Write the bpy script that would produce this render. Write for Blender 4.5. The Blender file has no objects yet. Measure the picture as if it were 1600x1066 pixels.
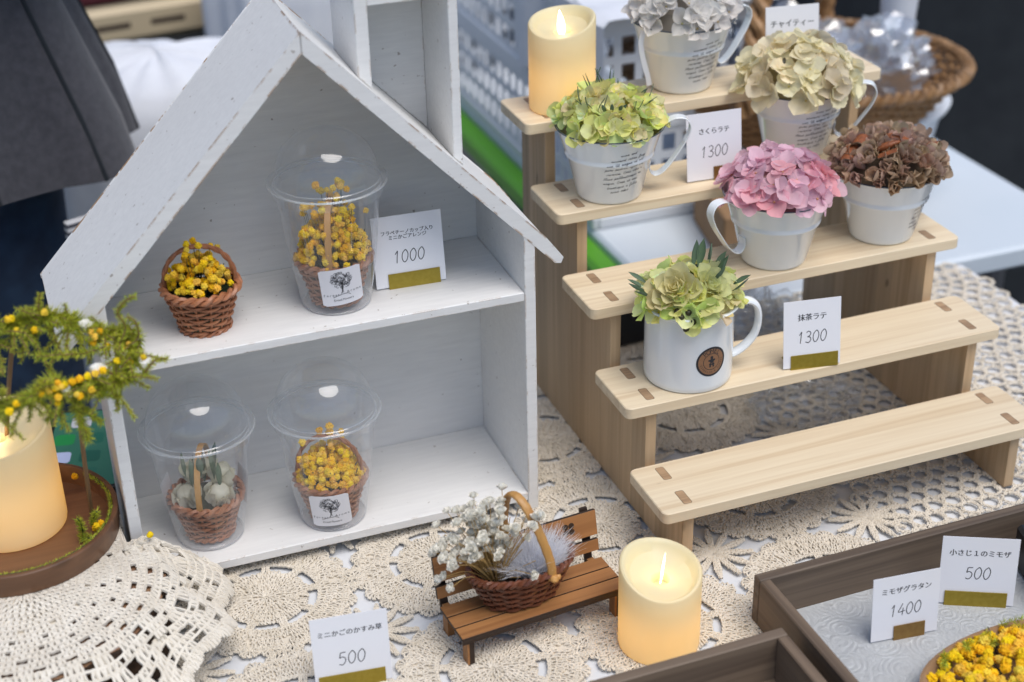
import bpy, bmesh, math, random
from math import sin, cos, pi, radians as RAD
from mathutils import Vector, Matrix, Euler, noise as mnoise
random.seed(11)
sc = bpy.context.scene
COL = sc.collection
S = 0.01                                   # all mesh code below is in centimetres

# ------------------------------------------------------------------ camera
cd = bpy.data.cameras.new('camera'); cam = bpy.data.objects.new('camera', cd); COL.objects.link(cam)
sc.camera = cam
cam.location = (-0.447236, -0.863775, 0.727756)
cam.rotation_euler = (1.0665, 0.0206, -0.3602)
cd.sensor_width = 36; cd.lens = 55.0
cd.clip_start = 0.02; cd.clip_end = 400
cd.dof.use_dof = True; cd.dof.focus_distance = 1.17; cd.dof.aperture_fstop = 4.5
# ------------------------------------------------------------------ light
w = bpy.data.worlds.new('World'); sc.world = w; w.use_nodes = True
nt = w.node_tree; bg = nt.nodes['Background']
sky = nt.nodes.new('ShaderNodeTexSky'); sky.sky_type = 'NISHITA'; sky.sun_disc = False
SUN_EL, SUN_AZ = 66.0, 160.0               # azimuth clockwise from +Y
sky.sun_elevation = RAD(SUN_EL); sky.sun_rotation = RAD(SUN_AZ)
sky.air_density = 1.0; sky.dust_density = 1.2; sky.ozone_density = 1.0
nt.links.new(sky.outputs[0], bg.inputs[0]); bg.inputs[1].default_value = 0.078
sd = bpy.data.lights.new('sun', 'SUN'); sun = bpy.data.objects.new('sun', sd); COL.objects.link(sun)
sd.energy = 1.5; sd.angle = RAD(40); sd.color = (1.0, 0.955, 0.90)
sdir = Vector((sin(RAD(SUN_AZ))*cos(RAD(SUN_EL)), cos(RAD(SUN_AZ))*cos(RAD(SUN_EL)), sin(RAD(SUN_EL))))
sun.rotation_euler = sdir.to_track_quat('Z', 'Y').to_euler()
sun.location = (0.3, -0.5, 3)
sc.view_settings.view_transform = 'Standard'; sc.view_settings.look = 'None'
sc.view_settings.exposure = 0.74; sc.view_settings.gamma = 1.0
sc.view_settings.use_curve_mapping = False
sc.render.engine = 'CYCLES'
sc.cycles.transparent_max_bounces = 16; sc.cycles.max_bounces = 8

# ------------------------------------------------------------------ mesh helpers
class MB:
    def __init__(s): s.v=[]; s.f=[]; s.c=[]; s.tint=None; s.X=None
    def add(s, V, F, X=None):
        o=len(s.v); X = X if X is not None else s.X
        for p in V:
            p=Vector(p); s.v.append(X@p if X is not None else p); s.c.append(s.tint or (1,1,1))
        s.f += [tuple(i+o for i in f) for f in F]
        return s
    def box(s,x0,x1,y0,y1,z0,z1,b=.04,X=None):
        c=[(x0,x1),(y0,y1),(z0,z1)]; b=min(b,(x1-x0)*.45,(y1-y0)*.45,(z1-z0)*.45)
        V=[];I={}
        for i in(0,1):
            for j in(0,1):
                for k in(0,1):
                    P=(c[0][i],c[1][j],c[2][k]); q=[b if t==0 else -b for t in(i,j,k)]
                    for a in range(3):
                        I[(i,j,k,a)]=len(V); V.append([P[m]+(0 if m==a else q[m]) for m in range(3)])
        F=[]
        for a in range(3):
            m,n=[t for t in range(3) if t!=a]
            for sd_ in(0,1):
                r=[]
                for (p,q_) in((0,0),(1,0),(1,1),(0,1)):
                    t=[0,0,0];t[a]=sd_;t[m]=p;t[n]=q_; r.append(I[(*t,a)])
                if (sd_==1)!=(a!=1): r.reverse()
                F.append(r)
        for a in range(3):
            m,n=[t for t in range(3) if t!=a]
            for p in(0,1):
                for q_ in(0,1):
                    t0=[0,0,0];t0[m]=p;t0[n]=q_;t1=t0[:];t1[a]=1
                    F.append([I[(*t0,m)],I[(*t1,m)],I[(*t1,n)],I[(*t0,n)]])
        for i in(0,1):
            for j in(0,1):
                for k in(0,1): F.append([I[(i,j,k,a)] for a in range(3)])
        return s.add(V,F,X)
    def prism(s,poly,z0,z1,b=.03,X=None):
        n=len(poly); P=[Vector(p) for p in poly]
        def off(d):
            out=[]
            for i in range(n):
                a=(P[i]-P[i-1]).normalized(); c=(P[(i+1)%n]-P[i]).normalized()
                na=Vector((a.y,-a.x)); nc=Vector((c.y,-c.x)); m=na+nc
                m=m/max(.35,m.dot(na)) if m.length>1e-6 else na
                out.append(P[i]-m*d)
            return out
        R=[(off(b),z0),(P,z0+b),(P,z1-b),(off(b),z1)] if b>0 else [(P,z0),(P,z1)]
        V=[(p.x,p.y,z) for r,z in R for p in r]; F=[list(range(n))[::-1],[(len(R)-1)*n+i for i in range(n)]]
        for k in range(len(R)-1):
            for i in range(n): F.append([k*n+i,k*n+(i+1)%n,(k+1)*n+(i+1)%n,(k+1)*n+i])
        return s.add(V,F,X)
    def lathe(s,prof,seg=48,X=None,zf=None,tint=None):
        V=[];F=[];rings=[]
        for (r,z) in prof:
            if r<1e-6: rings.append([len(V)]); V.append((0,0,z if zf is None else zf(0,0,z)))
            else:
                ring=[]
                for i in range(seg):
                    a=2*pi*i/seg; ring.append(len(V)); V.append((r*cos(a),r*sin(a),z if zf is None else zf(r,a,z)))
                rings.append(ring)
        for A,B in zip(rings,rings[1:]):
            for i in range(seg):
                j=(i+1)%seg
                if len(A)==1 and len(B)==1: continue
                if len(A)==1: F.append([A[0],B[j],B[i]])
                elif len(B)==1: F.append([A[i],A[j],B[0]])
                else: F.append([A[i],A[j],B[j],B[i]])
        if tint: s.tint=tint
        return s.add(V,F,X)
    def sweep(s,path,cross,side=None,closed=False,cap=True,scale=None,X=None):
        P=[Vector(p) for p in path]; n=len(P); m=len(cross); V=[];F=[]
        T=[]
        for i in range(n):
            a=P[(i+1)%n] if closed or i<n-1 else P[i]; b=P[i-1] if closed or i>0 else P[i]
            t=(a-b); T.append(t.normalized() if t.length>1e-9 else Vector((0,0,1)))
        if side is None:
            u=T[0].orthogonal().normalized()
        for i in range(n):
            if side is not None:
                u=Vector(side)-T[i]*Vector(side).dot(T[i]); u=u.normalized() if u.length>1e-6 else T[i].orthogonal().normalized()
            elif i>0:
                q=T[i-1].rotation_difference(T[i]); u=(q@u); u=(u-T[i]*u.dot(T[i])).normalized()
            v=T[i].cross(u); k=1 if scale is None else (scale[i] if hasattr(scale,'__len__') else scale)
            for (a,b) in cross: V.append(P[i]+u*a*k+v*b*k)
        for i in range(n if closed else n-1):
            for j in range(m):
                F.append([i*m+j,i*m+(j+1)%m,((i+1)%n)*m+(j+1)%m,((i+1)%n)*m+j])
        if cap and not closed and m>2: F+= [list(range(m))[::-1],[(n-1)*m+j for j in range(m)]]
        return s.add(V,F,X)
    def tube(s,path,r,sides=6,closed=False,cap=True,scale=None,X=None):
        return s.sweep(path,[(r*cos(2*pi*k/sides),r*sin(2*pi*k/sides)) for k in range(sides)],None,closed,cap,scale,X)
    def ball(s,c,r,sub=1,spike=0,sq=1,X=None):
        V,F=ico(sub); rnd=random.random
        K=[r*(1+spike*(rnd()-.5)) for p in V]
        return s.add([(c[0]+p[0]*k,c[1]+p[1]*k,c[2]+p[2]*k*sq) for p,k in zip(V,K)],F,X)
    def sheet(s,fn,nu,nv,X=None,wrap=False):
        V=[fn(i/(nu-1) if not wrap else i/nu,j/(nv-1)) for j in range(nv) for i in range(nu)]; F=[]
        for j in range(nv-1):
            for i in range(nu if wrap else nu-1):
                F.append([j*nu+i,j*nu+(i+1)%nu,(j+1)*nu+(i+1)%nu,(j+1)*nu+i])
        return s.add(V,F,X)
    def mesh(s,name,smooth=35):
        me=bpy.data.meshes.new(name); me.from_pydata([tuple(p*S) for p in s.v],[],s.f); me.update()
        bm=bmesh.new(); bm.from_mesh(me); bmesh.ops.recalc_face_normals(bm,faces=bm.faces); bm.to_mesh(me); bm.free()
        if any(c!=(1,1,1) for c in s.c):
            a=me.attributes.new('tint','FLOAT_COLOR','POINT')
            a.data.foreach_set('color',[t for c in s.c for t in (c[0],c[1],c[2],1.0)])
        if smooth: me.shade_smooth(); me.set_sharp_from_angle(angle=RAD(smooth))
        return me
_ico={}
def ico(sub):
    if sub not in _ico:
        bm=bmesh.new(); bmesh.ops.create_icosphere(bm,subdivisions=sub,radius=1); bm.verts.ensure_lookup_table()
        _ico[sub]=([tuple(v.co) for v in bm.verts],[[v.index for v in f.verts] for f in bm.faces]); bm.free()
    return _ico[sub]
def cat(P,n=8,closed=False):
    """Catmull-Rom through the points"""
    P=[Vector(p) for p in P]; N=len(P); out=[]
    for i in range(N if closed else N-1):
        if closed: a,b,c,d=P[i-1],P[i],P[(i+1)%N],P[(i+2)%N]
        else: a,b,c,d=P[max(i-1,0)],P[i],P[i+1],P[min(i+2,N-1)]
        for k in range(n):
            t=k/n; out.append(.5*((2*b)+(c-a)*t+(2*a-5*b+4*c-d)*t*t+(3*b-a-3*c+d)*t**3))
    if not closed: out.append(P[-1])
    return out
def T(x,y,z,rz=0,rx=0,ry=0,s=1): return Matrix.Translation((x,y,z))@Euler((rx,ry,rz)).to_matrix().to_4x4()@Matrix.Scale(s,4)

# ------------------------------------------------------------------ object helpers
def tag(o,label=None,cat_=None,group=None,kind=None):
    if label: o['label']=label
    if cat_: o['category']=cat_
    if group: o['group']=group
    if kind: o['kind']=kind
    return o
def thing(name,label,cat_,loc=(0,0,0),rz=0,group=None):
    o=bpy.data.objects.new(name,None); COL.objects.link(o); o.empty_display_size=.02
    o.location=Vector(loc)*S; o.rotation_euler=(0,0,rz); return tag(o,label,cat_,group)
def put(name,me,mat,parent=None,loc=None,rot=None,scale=None):
    if isinstance(me,MB): me=me.mesh(name)
    if mat is not None and not me.materials: me.materials.append(mat)
    o=bpy.data.objects.new(name,me); COL.objects.link(o)
    if parent is not None: o.parent=parent
    if loc is not None: o.location=Vector(loc)*S
    if rot is not None: o.rotation_euler=rot
    if scale is not None: o.scale=(scale,)*3 if not hasattr(scale,'__len__') else scale
    return o
def single(name,mb,mat,label,cat_,loc=(0,0,0),rz=0,group=None):
    return tag(put(name,mb,mat,None,loc,(0,0,rz)),label,cat_,group)
def struct(name,mb,mat): return tag(put(name,mb,mat),kind='structure')

# ------------------------------------------------------------------ materials
class NT:
    def __init__(s,name):
        s.m=bpy.data.materials.new(name); s.m.use_nodes=True; s.t=s.m.node_tree; s.b=s.t.nodes['Principled BSDF']; s.out=s.t.nodes['Material Output']
    def n(s,typ,**k):
        x=s.t.nodes.new(typ)
        for a,v in k.items(): setattr(x,a,v)
        return x
    def l(s,a,b): s.t.links.new(a,b)
    def coords(s,scale=(1,1,1),rnd=True,kind='Object'):
        tc=s.n('ShaderNodeTexCoord'); mp=s.n('ShaderNodeMapping'); s.l(tc.outputs[kind],mp.inputs[0]); mp.inputs['Scale'].default_value=scale
        if rnd:
            oi=s.n('ShaderNodeObjectInfo'); ml=s.n('ShaderNodeMath',operation='MULTIPLY'); ml.inputs[1].default_value=37.
            s.l(oi.outputs['Random'],ml.inputs[0]); cb=s.n('ShaderNodeCombineXYZ')
            for i in range(3): s.l(ml.outputs[0],cb.inputs[i])
            s.l(cb.outputs[0],mp.inputs['Location'])
        return mp.outputs[0]
    def noise(s,vec,scale,detail=3,rough=.55,dist=0):
        x=s.n('ShaderNodeTexNoise'); x.inputs['Scale'].default_value=scale; x.inputs['Detail'].default_value=detail; x.inputs['Roughness'].default_value=rough; x.inputs['Distortion'].default_value=dist
        if vec is not None: s.l(vec,x.inputs['Vector'])
        return x.outputs['Fac']
    def ramp(s,fac,stops):
        x=s.n('ShaderNodeValToRGB'); e=x.color_ramp.elements
        while len(e)<len(stops): e.new(.5)
        for el,(p,c) in zip(e,stops): el.position=p; el.color=(*c,1) if len(c)==3 else c
        s.l(fac,x.inputs[0]); return x.outputs[0]
    def mix(s,fac,a,b,mode='MIX'):
        x=s.n('ShaderNodeMix',data_type='RGBA',blend_type=mode)
        for sock,val in((x.inputs[0],fac),(x.inputs[6],a),(x.inputs[7],b)):
            if isinstance(val,(int,float)): sock.default_value=val
            elif isinstance(val,tuple): sock.default_value=(*val,1)
            else: s.l(val,sock)
        return x.outputs[2]
    def math(s,op,a,b=0):
        x=s.n('ShaderNodeMath',operation=op)
        for sock,val in((x.inputs[0],a),(x.inputs[1],b)):
            if isinstance(val,(int,float)): sock.default_value=val
            else: s.l(val,sock)
        return x.outputs[0]
    def bump(s,h,strength=.3,dist=.0005):
        x=s.n('ShaderNodeBump'); x.inputs['Strength'].default_value=strength; x.inputs['Distance'].default_value=dist; s.l(h,x.inputs['Height']); s.l(x.outputs[0],s.b.inputs['Normal']); return x
    def set(s,**k):
        for a,v in k.items():
            i=s.b.inputs[a.replace('_',' ')]
            if isinstance(v,(int,float)): i.default_value=v
            elif isinstance(v,tuple): i.default_value=(*v,1) if len(v)==3 and i.type=='RGBA' else v
            else: s.l(v,i)
        return s
def plain(name,col,rough=.6,col2=None,scale=80,bump=0,bscale=400,rnd=True,tint=False,hue=0,**k):
    g=NT(name); c=col; v=g.coords(rnd=rnd)
    if col2: c=g.mix(g.ramp(g.noise(v,scale),[(.3,(0,0,0)),(.7,(1,1,1))]),col,col2)
    if tint:
        at=g.n('ShaderNodeAttribute'); at.attribute_name='tint'; c=g.mix(1.,c,at.outputs['Color'],'MULTIPLY')
    if hue:
        oi=g.n('ShaderNodeObjectInfo'); hs=g.n('ShaderNodeHueSaturation')
        for i,(a,b) in enumerate(((.5-hue*.12,.24*hue),(1-hue*.5,hue),(1-hue*.6,1.2*hue))):
            o=oi.outputs['Random'] if i==0 else g.math('FRACT',g.math('MULTIPLY',oi.outputs['Random'],7.31*(i+1)))
            g.l(g.math('ADD',g.math('MULTIPLY',o,b),a),hs.inputs[i])
        if isinstance(c,tuple): hs.inputs['Color'].default_value=(*c,1)
        else: g.l(c,hs.inputs['Color'])
        c=hs.outputs[0]
    g.set(Base_Color=c,Roughness=rough)
    if bump: g.bump(g.noise(v,bscale,4),bump)
    for a,b in k.items(): g.set(**{a:b})
    return g.m
def wood(name,light,dark,axis=0,rough=.55,scale=1.,vary=.25):
    g=NT(name); st=[220,220,220]; st[axis]=7; v=g.coords(tuple(x*scale for x in st))
    n1=g.noise(v,1.,4,.6,.6); st2=[60,60,60]; st2[axis]=1.6; v2=g.coords(tuple(x*scale for x in st2)); n2=g.noise(v2,1.,3,.5,1.2)
    mid=tuple((a+b)/2 for a,b in zip(light,dark))
    c=g.mix(g.ramp(n1,[(.35,(0,0,0)),(.75,(1,1,1))]),light,mid)
    c=g.mix(g.ramp(n2,[(.50,(0,0,0)),(.66,(.7,.7,.7)),(.70,(.1,.1,.1))]),c,dark)
    st3=[70,70,70]; st3[axis]=30; kn_=g.ramp(g.noise(g.coords(tuple(x*scale for x in st3)),1.,1,.4),[(.77,(0,0,0)),(.82,(.8,.8,.8))]); c=g.mix(kn_,c,tuple(x*.6 for x in dark))
    oi=g.n('ShaderNodeObjectInfo'); hs=g.n('ShaderNodeHueSaturation'); g.l(c,hs.inputs['Color'])
    g.l(g.math('ADD',g.math('MULTIPLY',oi.outputs['Random'],vary),1-vary*.6),hs.inputs['Value'])
    g.set(Base_Color=hs.outputs[0],Roughness=rough); g.bump(n1,.12,.0003); return g.m
def paintwood(name):
    g=NT(name); v=g.coords((30,260,260)); n=g.noise(v,1.,4,.6,.3); v3=g.coords((1,1,1)); blot=g.noise(v3,9,3)
    c=g.mix(g.ramp(n,[(.3,(0,0,0)),(.75,(1,1,1))]),(.84,.835,.815),(.75,.745,.73))
    c=g.mix(g.ramp(blot,[(.35,(0,0,0)),(.8,(.5,.5,.5))]),c,(.74,.73,.715))
    geo=g.n('ShaderNodeNewGeometry'); bv=g.n('ShaderNodeBevel'); bv.samples=6; bv.inputs['Radius'].default_value=.0022
    dp=g.n('ShaderNodeVectorMath',operation='DOT_PRODUCT'); g.l(geo.outputs['Normal'],dp.inputs[0]); g.l(bv.outputs[0],dp.inputs[1])
    e=g.ramp(dp.outputs['Value'],[(.86,(1,1,1)),(.97,(0,0,0))])
    wn=g.ramp(g.noise(v3,55,5,.7),[(.50,(0,0,0)),(.57,(1,1,1))])
    wear=g.mix(1.,e,wn,'MULTIPLY')
    c=g.mix(wear,c,(.36,.22,.12))
    sp=g.ramp(g.noise(v3,210,2,.5),[(.715,(0,0,0)),(.75,(1,1,1))]); c=g.mix(g.math('MULTIPLY',sp,.75),c,(.30,.25,.21))
    g.set(Base_Color=c,Roughness=.6); g.bump(n,.25,.0004); return g.m
def clear(name,tintc=(.96,.97,.98),haze=.05,rough=.03,ior=1.5,base=.0):
    g=NT(name); t=g.t; t.nodes.remove(g.b)
    tr=g.n('ShaderNodeBsdfTransparent'); tr.inputs[0].default_value=(*tintc,1)
    gl=g.n('ShaderNodeBsdfGlossy'); gl.inputs['Roughness'].default_value=rough; gl.inputs[0].default_value=(1,1,1,1)
    df=g.n('ShaderNodeBsdfDiffuse'); df.inputs[0].default_value=(.9,.92,.95,1)
    lw=g.n('ShaderNodeLayerWeight'); lw.inputs[0].default_value=.5
    fres=g.math('ADD',g.math('MULTIPLY',g.math('POWER',lw.outputs['Facing'],4.),.75),.06)
    m1=g.n('ShaderNodeMixShader'); g.l(g.math('ADD',g.math('MULTIPLY',g.math('POWER',lw.outputs['Facing'],3.),.35),haze),m1.inputs[0]); g.l(tr.outputs[0],m1.inputs[1]); g.l(df.outputs[0],m1.inputs[2])
    m2=g.n('ShaderNodeMixShader'); g.l(g.math('ADD',fres,base),m2.inputs[0]); g.l(m1.outputs[0],m2.inputs[1]); g.l(gl.outputs[0],m2.inputs[2])
    g.l(m2.outputs[0],g.out.inputs[0]); return g.m
def leafy(name,col,rough=.55,trans=.45,hue=.25,tint=True,col2=None,scale=300):
    """thin petals: diffuse + translucent, per-petal tint and per-object shift"""
    g=NT(name); m=plain(name+'_base',col,rough,col2,scale,tint=tint,hue=hue); bpy.data.materials.remove(g.m)
    t=m.node_tree; b=t.nodes['Principled BSDF']; src=b.inputs['Base Color'].links[0].from_socket
    tr=t.nodes.new('ShaderNodeBsdfTranslucent'); t.links.new(src,tr.inputs[0]); mx=t.nodes.new('ShaderNodeMixShader'); mx.inputs[0].default_value=trans
    t.links.new(b.outputs[0],mx.inputs[1]); t.links.new(tr.outputs[0],mx.inputs[2]); t.links.new(mx.outputs[0],t.nodes['Material Output'].inputs[0]); m.name=name; return m
def emit(name,col,st):
    g=NT(name); g.set(Base_Color=col,Emission_Color=col,Emission_Strength=st,Roughness=.4); return g.m
def wax(name):
    g=NT(name); v=g.coords(); c=g.mix(g.noise(v,60,3),(.92,.86,.58),(.88,.81,.52)); geo=g.n('ShaderNodeNewGeometry'); c=g.mix(geo.outputs['Backfacing'],c,(.22,.12,.05)); g.set(Base_Color=c,Roughness=.42)   # back faces coloured brown, added to cut light bouncing inside the hollow body
    tr=g.n('ShaderNodeBsdfTranslucent'); tr.inputs[0].default_value=(.98,.84,.42,1); mx=g.n('ShaderNodeMixShader'); mx.inputs[0].default_value=.30
    g.l(g.b.outputs[0],mx.inputs[1]); g.l(tr.outputs[0],mx.inputs[2]); g.l(mx.outputs[0],g.out.inputs[0]); return g.m

M={}
M['paint']=paintwood('white_distressed_paint')
PL,PD=(.74,.57,.36),(.50,.33,.18)
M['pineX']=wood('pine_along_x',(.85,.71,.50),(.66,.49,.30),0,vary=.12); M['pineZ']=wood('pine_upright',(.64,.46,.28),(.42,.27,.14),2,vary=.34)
M['endgrain']=wood('pine_end_grain',(.46,.30,.17),(.25,.15,.08),0,scale=2.5)
M['enamel']=plain('white_enamel',(.85,.88,.90),.14,(.82,.86,.885),25,Coat_Weight=.4,Coat_Roughness=.06)
M['rim']=plain('dark_enamel_rim',(.06,.08,.11),.3)
M['ink']=plain('black_ink',(.025,.025,.03),.7); M['greyink']=plain('grey_script_ink',(.09,.09,.10),.7)
M['card']=plain('white_card',(.83,.83,.86),.75,bump=.05)
M['brass']=plain('brass_painted',(.40,.30,.045),.38,(.34,.25,.03),300,Metallic=.55); M['copper']=plain('copper_brass',(.36,.22,.07),.32,(.28,.16,.05),200,Metallic=.7)
M['clear']=clear('clear_plastic',haze=.035); M['clearrim']=clear('clear_plastic_rim',(.93,.95,.97),.16,.04,1.5,.12); M['bag']=clear('crinkled_cellophane',(.80,.84,.90),.16,.12,1.6,.10)
M['wicker']=wood('reddish_wicker',(.46,.19,.09),(.24,.085,.04),0,.42,1.5,.3); M['darkwicker']=wood('dark_brown_wicker',(.20,.065,.03),(.07,.022,.012),0,.35,1.5,.3)
M['cane']=wood('honey_cane',(.62,.33,.10),(.42,.19,.05),2,.4,1.5); M['bgwicker']=wood('golden_wicker',(.36,.20,.085),(.16,.08,.03),0,.5,1.,.3)
M['bench']=wood('stained_birch',(.40,.185,.065),(.24,.10,.034),0,.5,1.3,.18); M['burnt']=plain('laser_burnt_edge',(.035,.018,.010),.6)
M['walnut']=wood('dark_stained_tray_wood',(.20,.145,.10),(.085,.058,.04),0,.6,.9,.25); M['walnutY']=wood('dark_stained_tray_wood_side',(.20,.14,.092),(.085,.055,.036),1,.6,.9,.25)
M['traywood']=wood('round_tray_wood',(.24,.115,.055),(.12,.055,.028),0,.42,.6)
M['bark']=plain('stump_bark',(.09,.05,.028),.9,(.03,.018,.012),120,1.,160)
M['stumptop']=plain('stump_cut_wood',(.33,.19,.10),.8,(.16,.075,.045),60,.4,120)
M['yarn']=plain('cream_cotton_yarn',(.80,.73,.62),.9,(.70,.63,.515),60,.6,900,Sheen_Weight=.2); M['whiteyarn']=plain('white_cotton_yarn',(.82,.765,.665),.9,(.72,.655,.55),60,.6,900,Sheen_Weight=.2)
M['cloth']=plain('white_table_cloth',(.76,.775,.80),.85,(.72,.74,.77),15,.2,700)
M['mimosa']=plain('mimosa_yellow',(.93,.61,.014),.85,(.83,.48,.008),200,.8,1500,hue=.15); M['mimosadark']=plain('dried_mimosa',(.62,.33,.02),.8,(.48,.22,.01),200,.8,1500)
M['fern']=plain('moss_green',(.46,.50,.045),.6,(.30,.38,.03),60,tint=True,Transmission_Weight=0.); M['stem']=plain('twig',(.22,.13,.06),.7); M['greenstem']=plain('dark_green_leaf',(.035,.06,.03),.6)
M['greenp']=leafy('lime_petal',(.90,.89,.38)); M['pinkp']=leafy('pink_petal',(.92,.63,.72),hue=.10); M['brownp']=leafy('brown_petal',(.58,.41,.29),trans=.35,hue=.2); M['creamp']=leafy('cream_petal',(.97,.89,.64),hue=.15); M['greyp']=leafy('grey_petal',(.88,.85,.81),hue=.2)
M['leaf']=leafy('sage_leaf',(.12,.19,.12),trans=.2,hue=.2); M['berry']=plain('dark_berry',(.03,.026,.012),.4,bump=.4,bscale=600)
M['almond']=plain('almond_skin',(.33,.10,.03),.5,(.20,.06,.02),500,.5,900); M['nut']=plain('nut_flesh',(.85,.70,.45),.6)
M['white']=leafy('white_petal',(1.,.97,.88),.8,.15,0.,True); M['straw']=plain('straw_stem',(.50,.32,.11),.7); M['feather']=leafy('white_feather',(.95,.95,.97),.8,.5,0,False,(.90,.90,.93))
M['wax']=wax('ivory_wax'); M['flame']=emit('led_flame',(1.,.84,.55),3.8)
M['rose']=leafy('ivory_rosebud',(.74,.70,.55),trans=.2,hue=.1,tint=False); M['glass']=plain('phone_glass',(.02,.02,.02),.08)
M['black']=plain('black_plastic',(.012,.012,.014),.4); M['navy']=plain('navy_denim',(.010,.022,.05),.9,(.02,.045,.09),30,.4,900); M['coat']=plain('charcoal_wool',(.070,.068,.078),.95,(.045,.044,.052),120,.8,900,Sheen_Weight=.25)
M['skin']=plain('skin',(.55,.33,.24),.6); M['asphalt']=plain('asphalt',(.035,.036,.040),.9,(.05,.05,.05),5,.5,60)
M['tablewhite']=plain('white_laminate',(.66,.72,.78),.4,(.62,.69,.75),8); M['metal']=plain('grey_metal',(.4,.4,.42),.35,Metallic=.9)
M['plasticwhite']=plain('white_plastic',(.66,.69,.73),.45); M['green']=plain('bright_green_plastic',(.10,.36,.015),.45); M['beige']=plain('cream_plastic',(.58,.47,.30),.5); M['maroon']=plain('maroon_cloth',(.10,.012,.022),.8)
M['towel']=plain('white_towel',(.76,.78,.82),.95,(.70,.72,.77),40,.7,500); M['darkcloth']=plain('black_fabric',(.012,.015,.020),.9,(.02,.025,.03),20,.5,300)
M['tan']=plain('brown_cardboard',(.34,.20,.10),.8,(.29,.17,.085),30)
M['sticker']=plain('white_sticker',(.82,.81,.84),.55); M['kraft']=plain('brown_leather_print',(.30,.155,.08),.6,(.26,.13,.065),300)
M['phonegreen']=emit('phone_screen',(.04,.15,.10),.10)
def foil():
    g=NT('embossed_silver_foil'); v=g.coords(); vo=g.n('ShaderNodeTexVoronoi'); vo.inputs['Scale'].default_value=52; g.l(v,vo.inputs['Vector'])
    s1=g.math('SINE',g.math('MULTIPLY',vo.outputs['Distance'],34)); n=g.noise(v,300,4,.7,4.)
    g.set(Base_Color=(.83,.85,.85),Metallic=.05,Roughness=.28); g.bump(g.math('ADD',g.math('MULTIPLY',s1,.30),g.math('MULTIPLY',n,2.2)),.78,.0019); return g.m
M['foil']=foil()
def stripes():
    g=NT('striped_cotton'); wv=g.n('ShaderNodeTexWave'); wv.inputs['Scale'].default_value=42; wv.bands_direction='Z'; g.l(g.coords(rnd=False),wv.inputs['Vector'])
    g.set(Base_Color=g.ramp(wv.outputs[1],[(.45,(.65,.65,.66)),(.55,(.08,.08,.10))]),Roughness=.9); return g.m
M['stripe']=stripes()

# ------------------------------------------------------------------ writing
_tc={}
def text2d(body,size):
    k=(body,size)
    if k in _tc: return _tc[k]
    cu=bpy.data.curves.new('t','FONT'); cu.body=body; cu.size=size; cu.align_x='CENTER'; cu.align_y='CENTER'; cu.resolution_u=3
    o=bpy.data.objects.new('t',cu); COL.objects.link(o); dg=bpy.context.evaluated_depsgraph_get(); dg.update()
    me=bpy.data.meshes.new_from_object(o.evaluated_get(dg))
    V=[(v.co.x,v.co.y) for v in me.vertices]; F=[list(p.vertices) for p in me.polygons]
    bpy.data.objects.remove(o); bpy.data.curves.remove(cu); bpy.data.meshes.remove(me); _tc[k]=(V,F); return V,F
def stroke2d(pts,wd):
    P=[Vector((p[0],p[1])) for p in pts]; n=len(P); V=[]
    for i in range(n):
        t=P[min(i+1,n-1)]-P[max(i-1,0)]; t=t.normalized() if t.length>1e-9 else Vector((1,0)); m=Vector((-t.y,t.x))*wd/2
        V+= [tuple(P[i]+m),tuple(P[i]-m)]
    return V,[[2*i,2*i+1,2*i+3,2*i+2] for i in range(n-1)]
DIG={'0':[[(.5,1),(.15,.75),(.1,.3),(.4,0),(.75,.2),(.85,.65),(.6,.97),(.42,.98)]],
 '1':[[(.25,.72),(.55,1.0)],[(.55,1.0),(.5,.5),(.48,0)]],
 '3':[[(.15,.88),(.45,1),(.78,.82),(.6,.58),(.36,.52),(.7,.46),(.84,.24),(.55,0),(.12,.1)]],
 '4':[[(.55,1),(.3,.62),(.08,.33),(.5,.32),(.95,.36)],[(.68,.62),(.66,.3),(.64,0)]],
 '5':[[(.82,.98),(.5,.97),(.24,.96)],[(.24,.96),(.2,.75),(.16,.55)],[(.16,.55),(.45,.63),(.78,.5),(.8,.22),(.5,.0),(.12,.08)]]}
def digits2d(txt,h,wd):
    V=[];F=[];adv=h*.66; x0=-adv*len(txt)/2
    for i,ch in enumerate(txt):
        for st in DIG[ch]:
            pts=cat([((x0+i*adv+p[0]*h*.62+p[1]*h*.08),(p[1]-.5)*h,0) for p in st],6)
            a,b=stroke2d(pts,wd); o=len(V); V+=a; F+=[[q+o for q in f] for f in b]
    return V,F
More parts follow.
